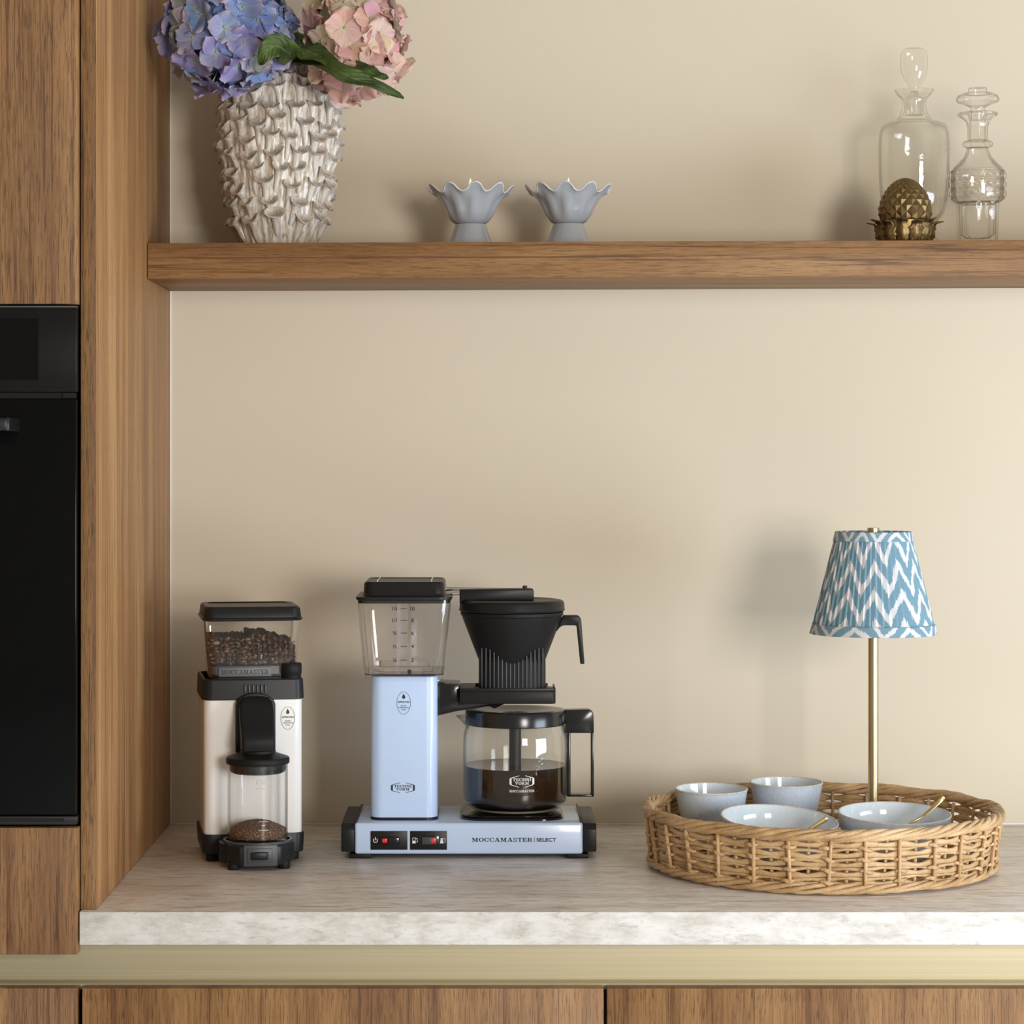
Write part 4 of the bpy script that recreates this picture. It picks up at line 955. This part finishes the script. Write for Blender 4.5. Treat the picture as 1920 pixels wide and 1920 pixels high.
MB().poly2(ic, flat(-.0814)).obj('switch_symbol', M['ink_white'], c, 0, fix=False, label='white power symbol')
for px0, fill in ((777, .5), (829, 1)):
    bx, bz = lx(px0, 3.09), lz(1575.5, 3.09)
    pp = [rc(-.0028,.0018,-.0036,-.0028), rc(-.0024,.0014,-.0028,-.0004)] if fill == .5 else [rc(-.0028,.0018,-.0036,-.0028), rc(-.0024,.0014,-.0028,.0034)]
    pp += [rc(-.0024,-.0019,-.0004,.0034), rc(.0009,.0014,-.0004,.0034), rc(-.0024,.0014,.0029,.0034), [(.0014,.0028),(.0018,.0034),(.0040,.0018),(.0034,.0014)], rc(.0034,.0040,-.002,.0017), rc(.0022,.0040,-.0024,-.0019)]
    MB().poly2(sh(pp, bx, bz), flat(-.0814)).obj('switch_symbol', M['ink_white'], c, 0, fix=False, label='white jug symbol')
lt = sh(fit('MOCCAMASTER', .0050, (999-885)/1506), lx(942, 3.09), lz(1574.5, 3.09))
lt += [rc(lx(1001.5, 3.09), lx(1002.5, 3.09), lz(1578.5, 3.09), lz(1570, 3.09))]
lt += sh(sans('SELECT', .0046, (1043-1006)/1506), lx(1024.5, 3.09), lz(1574.5, 3.09))
MB().poly2(lt, flat(-.0803)).obj('lettering', M['ink'], c, 0, fix=False, label='black lettering')

# ================================================================= COFFEE POT
PX, PY, PZ = wx(966, 3.17), 3.17, CT+.0502
p = thing('coffee_pot', 'glass coffee pot with black lid and handle on the hot plate', 'coffee pot', (PX, PY, PZ))
go_ = bezier_prof([(.048,.0008),(.056,.003),(.0635,.010),(.0665,.020),(.0668,.045),(.0668,.080),(.0660,.096),(.0636,.106),(.0622,.112),(.0622,.124)], 4)
gi_ = bezier_prof([(.0610,.124),(.0610,.112),(.0625,.105),(.0648,.096),(.0656,.080),(.0656,.045),(.0653,.020),(.0624,.011),(.055,.0045),(.046,.0025)], 4)
MB().lathe(go_+gi_, 96).obj('glass_body', M['glass'], p, 50)
s_ = MB(); rs = []
for q in range(7):
    f = q/6; ring = []
    cx_ = -.058-.0165*f; wd = .020*(1-f)**.8+.0022; zt_ = .1200-.0035*f+.003*f*f; dp = .016*(1-f)**1.2+.0012
    for i in range(13):
        a = PI+PI*i/12; ring.append((cx_-.0015*math.sin(PI*i/12)*(1-f), wd*math.cos(a), zt_+dp*math.sin(a)))
    rs.append(ring)
s_.rings(rs, closed=False)
for e_ in (0, 12): s_.tube([r_[e_] for r_ in rs], .0008, 6)
s_.tube(rs[-1], .0008, 6); s_.tube([r_[6] for r_ in rs], .0006, 6)
s_.obj('spout', M['spout'], p, 0, fix=False)
MB().lathe([(.055,.1085),(.0632,.1095),(.0640,.1105),(.0640,.1255),(.0628,.1278),(.0560,.1285),(.0500,.1285),(.0440,.1275),(.030,.1245),(.0180,.1235),(.0175,.1185),(.001,.1185)], 80).obj('lid', M['black_semi'], p, 30)
MB().box(-.0140, .0140, -.0060, .0060, .1186, .1246, .002).obj('lid_hole', M['black_matte'], p)
MB().tube([(0,0,.1180),(0,0,.0260)], .0076, 20).obj('mixing_tube', M['black'], p)
def hx(px): return wx(px, PY)-PX
def hz(py): return wz(py, PY)-PZ
hd = MB()
hd.prism([(hx(1058),hz(1330)),(hx(1104),hz(1329)),(hx(1110),hz(1332.5)),(hx(1113),hz(1339)),(hx(1113),hz(1373)),(hx(1060),hz(1373))], -.0095, .0095, 'y', .0012)
hd.box(hx(1107.5), hx(1113), -.0095, .0095, hz(1492), hz(1372), .0008); hd.box(hx(1064), hx(1113), -.0095, .0095, hz(1492), hz(1488), .0006); hd.box(hx(1063), hx(1069.5), -.0095, .0095, hz(1492), hz(1372), .0008)
hd.obj('handle', M['black_semi'], p)
lg = sub(sh(hexlogo(.0315, .0150), .0078, hz(1454.5)+.0012)+sh(fit('MOCCAMASTER', .0030, .0320), .0078, hz(1470)-.0003), 2)
MB().poly2(lg, cylmap(.0671)).obj('lettering', M['ink_white'], p, 0, fix=False, label='white logo lettering')
cf = MB(); cf.lathe([(.044,.0032),(.054,.0052),(.0618,.0115),(.0647,.020),(.0650,.045),(.0650,.0574),(.060,.0571),(.001,.0571)], 80)
co = cf.obj('brewed_coffee', M['coffee'], None, 40); co.location = (PX, PY, PZ)
tag(co, 'dark brewed coffee filling the lower half of the glass pot', 'coffee')

# ================================================================= WICKER BASKET
BXc, BYc = wx(1540, 3.03), 3.03
bk = thing('wicker_basket', 'round low golden wicker basket tray with twisted rim', 'basket', (BXc, BYc, CT))
def bR(z): return .2035+.008*(z/.07)
rnd = random.Random(21)
NSt = 30
for i in range(NSt*2):
    inner = i % 2; a = 2*PI*(i+rnd.uniform(-.12,.12)*(1-inner*.3))/(NSt*2)
    jj = rnd.uniform(-.004,.004); pts = []
    for z in (.006,.02,.035,.05,.064):
        r_ = bR(z)+(-.0038 if inner else .0036); aa = a+jj*z/.06*4
        pts.append((r_*math.cos(aa), r_*math.sin(aa), z))
    MB().tube(pts, rnd.uniform(.0021,.0026), 7).obj('stake', M['wicker'], bk, 0)
zr = .0125; row = 0
while zr < .0655:
    thick = row % 2 == 0
    hh = .0036 if thick else .0023
    pts = []; n = NSt*6; rad = []
    ph = rnd.uniform(0, 6); 
    for i in range(n):
        a = 2*PI*i/n; u = math.cos(a*NSt)          # +1 at outer stakes: pass behind them
        r_ = bR(zr)-.0010*u+rnd.uniform(-.0005,.0005)-(0 if thick else .0)
        zz = zr+.0009*math.sin(a*5+ph)+.0007*math.sin(a*13+ph*2)+(.0008*u if thick else -.0008*u)
        pts.append((r_*math.cos(a), r_*math.sin(a), zz)); rad.append(hh*(1+.26*u)*rnd.uniform(.9,1.1))
    MB().tube(pts, rad, 6, flat=.42, loop=True, up=(0,0,1)).obj('weaver', M['wicker'], bk, 0)
    zr += .0064 if thick else .0050; row += 1
# short wraps over outer stakes: each flat split end that hugs a stake
wm = MB(); wpts = []
for q in range(7):
    a = -.042+.084*q/6; wpts.append((math.cos(a)*.0+(.0062-.0056*abs(q-3)/3), a*.21, .0012*math.sin(q)))
wm.tube(wpts, [.0014,.0021,.0026,.0027,.0026,.0021,.0014], 6, flat=.35, up=(0,0,1)); wmm = wm.mesh('wrap', M['wicker'], 0)
for i in range(NSt):
    for rI in range(4):
        if rnd.random() < .12: continue
        z = .016+rI*.0128+rnd.uniform(-.0012,.0012); a = 2*PI*(2*i)/(NSt*2)+rnd.uniform(-.01,.01)
        r_ = bR(z)-.0002
        inst(wmm, 'wrap', bk, mat=Matrix.Translation((r_*math.cos(a), r_*math.sin(a), z)) @ Matrix.Rotation(a, 4, 'Z') @ Matrix.Rotation(rnd.uniform(-.25,.25), 4, 'X'))
def rope(name, Rm, z, rm, strands, turns, sr, wob=.0008, flatz=1.0):
    for s_ in range(strands):
        pts = []; n = turns*12; rad = []
        for i in range(n):
            a = 2*PI*i/n; th = turns*a+2*PI*s_/strands
            r_ = Rm+rm*math.cos(th)+wob*math.sin(a*7+s_); pts.append((r_*math.cos(a), r_*math.sin(a), z+rm*flatz*math.sin(th)+wob*math.sin(a*9+s_*2)))
            rad.append(sr*(1+.15*math.sin(a*23+s_)))
        MB().tube(pts, rad, 7, loop=True).obj(name, M['wicker'], bk, 0)
rope('rim_strand', .2118, .0695, .0051, 6, 11, .0031, .0012, .80)
rope('base_strand', .2065, .0080, .0044, 4, 12, .0028, .0010, .75)
fl = MB()
for i in range(24):
    rr = .008+i*.0083; n = 72; pts = []
    for q in range(n): a = 2*PI*q/n; pts.append((rr*math.cos(a), rr*math.sin(a), .0065+.0015*math.cos(a*12+i*PI)))
    fl.tube(pts, .0034, 5, loop=True)
fo = fl.obj('floor_weave', M['wicker'], bk, 0); fo['kind'] = 'stuff'
sk = MB()
for i in range(12):
    a = PI*i/12; sk.tube([(-.2*math.cos(a), -.2*math.sin(a), .0050), (.2*math.cos(a), .2*math.sin(a), .0050)], .0024, 6)
sk.obj('floor_stick', M['wicker'], bk, 0)
ZF = CT+.0115
# ================================================================= BOWLS
def pot(name, label, cat, X, Y, prof_o, prof_i, rimr, rimz, rot=None, z=ZF, group=None):
    t = thing(name, label, cat, (X, Y, z), 0, group)
    if rot: t.rotation_euler = rot
    MB().lathe(bezier_prof(prof_o, 5), 80, cap1=False).obj('outer_body', M['bowl'], t, 60)
    MB().lathe(bezier_prof(prof_i, 5), 80, cap0=False).obj('inner_glaze', M['bowl_in'], t, 60)
    pts = [(rimr*math.cos(2*PI*i/80), rimr*math.sin(2*PI*i/80), rimz) for i in range(80)]
    MB().tube(pts, .00125, 8, loop=True).obj('rim', M['bowl_rim'], t, 0)
    return t
def cupo(R_, H): return [(.024,0),(.029,.0008),(.0335,.008),(.0365,.022),(.0385,.036),(.0420,.050),(R_-.0010,H)]
def cupi(R_, H): return [(R_-.0030,H),(.0395,.050),(.0358,.036),(.0338,.022),(.030,.010),(.022,.0055),(.001,.0050)]
pot('small_bowl', 'small speckled blue bowl at the left inside the basket', 'bowl', wx(1333.5, 3.122), 3.122, cupo(.0463,.0715), cupi(.0463,.0715), .0446, .0716, (R(1.5), 0, 0), group='small blue bowls')
pot('small_bowl', 'small speckled blue bowl at the back of the basket, nearest the wall', 'bowl', wx(1474, 3.17), 3.17, cupo(.0473,.0735), cupi(.0473,.0735), .0455, .0736, (R(1.0), 0, 0), group='small blue bowls')
def bo_(R_, H): return [(.034,0),(.040,.0008),(.050,.006),(R_-.008,.022),(R_-.002,H*.75),(R_-.0006,H)]
def bi_(R_, H): return [(R_-.0028,H),(R_-.0045,H*.75),(R_-.011,.022),(.048,.0085),(.030,.0055),(.001,.0050)]
H1, H2 = .050, .052
b3 = pot('wide_bowl', 'wide shallow pale blue bowl with spoon nearest the coffee maker', 'bowl', wx(1456, 2.962), 2.962, bo_(.0708,H1), bi_(.0708,H1), .0692, H1, (R(5.5), R(3.5), 0), ZF+.0075, 'wide blue bowls')
b4 = pot('wide_bowl', 'wide shallow pale blue bowl with spoon in front of the lamp pole', 'bowl', wx(1676, 2.985), 2.985, bo_(.0680,H2), bi_(.0680,H2), .0664, H2, (R(3.5), R(.5), 0), ZF+.0085, 'wide blue bowls')
def spoon(label, pts):
    P = [Vector((wx(a, Y_), Y_, wz(b_, Y_))) for a, b_, Y_ in pts]; base = P[-1]
    t = thing('spoon', label, 'spoon', base, 0, 'gold spoons')
    Q = [q-base for q in P]
    def cr(k_): 
        i_ = min(int(k_), len(Q)-2); f = k_-i_; p0, p1, p2, p3 = Q[max(i_-1,0)], Q[i_], Q[i_+1], Q[min(i_+2, len(Q)-1)]
        return .5*((2*p1)+(p2-p0)*f+(2*p0-5*p1+4*p2-p3)*f*f+(-p0+3*p1-3*p2+p3)*f**3)
    H_ = [cr(k_*2.5/10) for k_ in range(11)]; N_ = [cr(2.5+k_*1.5/6) for k_ in range(7)]
    MB().tube(H_, [.0008+.0028*min(1, k_/1.5)*(1-.055*k_) for k_ in range(11)], 10, flat=.32, up=(1,0,.3)).obj('handle', M['gold'], t, 0)
    MB().tube(N_, [.0016]*7, 8, flat=.6, up=(1,0,.3)).obj('neck', M['gold'], t, 0)
    d = (Q[-1]-Q[-2]).normalized(); m4 = Matrix.Translation(Q[-1]+d*.007) @ d.to_track_quat('X', 'Z').to_matrix().to_4x4()
    mb = MB(); rs = []
    for j_ in range(6):
        f = 1-j_/5*.97; rs.append([m4 @ Vector((.011*f*math.cos(2*PI*i/20), .0075*f*math.sin(2*PI*i/20), -.0035*(1-f*f))) for i in range(20)])
    mb.rings(rs, cap0=False); o = mb.obj('spoon_bowl', M['gold'], t, 0, fix=False); md = o.modifiers.new('thick', 'SOLIDIFY'); md.thickness = .0006
    return t
spoon('small gold spoon in the wide bowl nearest the coffee maker', [(1552,1533,2.955), (1545,1538,2.955), (1526,1550,2.955), (1505,1563,2.955), (1490,1571,2.955)])
spoon('small gold spoon in the wide bowl in front of the lamp pole', [(1771,1494,2.985), (1762,1502,2.985), (1742,1521,2.98), (1722,1535,2.975), (1705,1545,2.975)])

# ================================================================= TABLE LAMP
YL = 3.10; XLp = wx(1637.5, YL)
l = thing('table_lamp', 'brass table lamp with pleated blue and white ikat shade standing in the basket', 'lamp', (XLp, YL, ZF))
def lzz(py): return wz(py, YL)-ZF
MB().lathe([(.047,0),(.050,.001),(.050,.009),(.0485,.011),(.012,.0125),(.010,.016),(.0066,.018)], 64).obj('base', M['brass'], l)
MB().lathe([(.0065,.0165),(.0065,lzz(1010))], 32).obj('pole', M['brass'], l)
MB().lathe([(.0076,lzz(1012)),(.0076,lzz(990.5)),(.0070,lzz(989.5)),(.001,lzz(989.2))], 32).obj('finial', M['brass'], l)
zt_, zb_ = lzz(996.5), lzz(1188); Rt, Rb = .0460, .0778
def shade_mesh(z0, z1, off, pl, mat, name, parent, flip=False):
    nu, nv = 480, 10; mb = MB(); uvs = []
    for j_ in range(nv+1):
        v = z0+(z1-z0)*j_/nv; f = (zt_-v)/(zt_-zb_)
        for i in range(nu):
            a = 2*PI*i/nu; r_ = Rt+(Rb-Rt)*f+off
            q = (a*54/(2*PI)+.25*math.sin(a*3)) % 1
            if pl: r_ += .0026*((q if q < .8 else (1-q)*4)-.5)*(.6+.4*f)
            mb.v.append((r_*math.cos(a), r_*math.sin(a), v)); 
    for j_ in range(nv):
        for i in range(nu):
            k2 = (i+1) % nu; mb.f.append((j_*nu+i, j_*nu+k2, (j_+1)*nu+k2, (j_+1)*nu+i))
    me = mb.mesh(name, mat, 40, fix=False); ul = me.uv_layers.new(name='UVMap')
    for pz in me.polygons:
        for li, vi in zip(pz.loop_indices, pz.vertices):
            i = vi % nu; u = i/nu
            if pz.index % nu == nu-1 and i == 0: u = 1.0
            ul.data[li].uv = (u, (mb.v[vi][2]-zb_)/(zt_-zb_))
    o = bpy.data.objects.new(name, me); COL.objects.link(o); o.parent = parent
    md = o.modifiers.new('thick', 'SOLIDIFY'); md.thickness = .0008; md.offset = -1
    return o
sho = shade_mesh(zb_+.001, zt_-.001, 0, True, M['ikat'], 'lamp_shade', l)
for z0, z1 in ((zb_, zb_+.0125), (zt_-.0115, zt_)):
    b_ = shade_mesh(z0, z1, .0014, False, M['ikat_trim'], 'shade_band', l)
sf = MB()
for i in range(3):
    a = 2*PI*i/3+.4; sf.tube([(.006*math.cos(a), .006*math.sin(a), zt_-.006), (Rt*.985*math.cos(a), Rt*.985*math.sin(a), zt_-.004)], .0012, 6)
sf.obj('shade_spider', M['brass'], l)
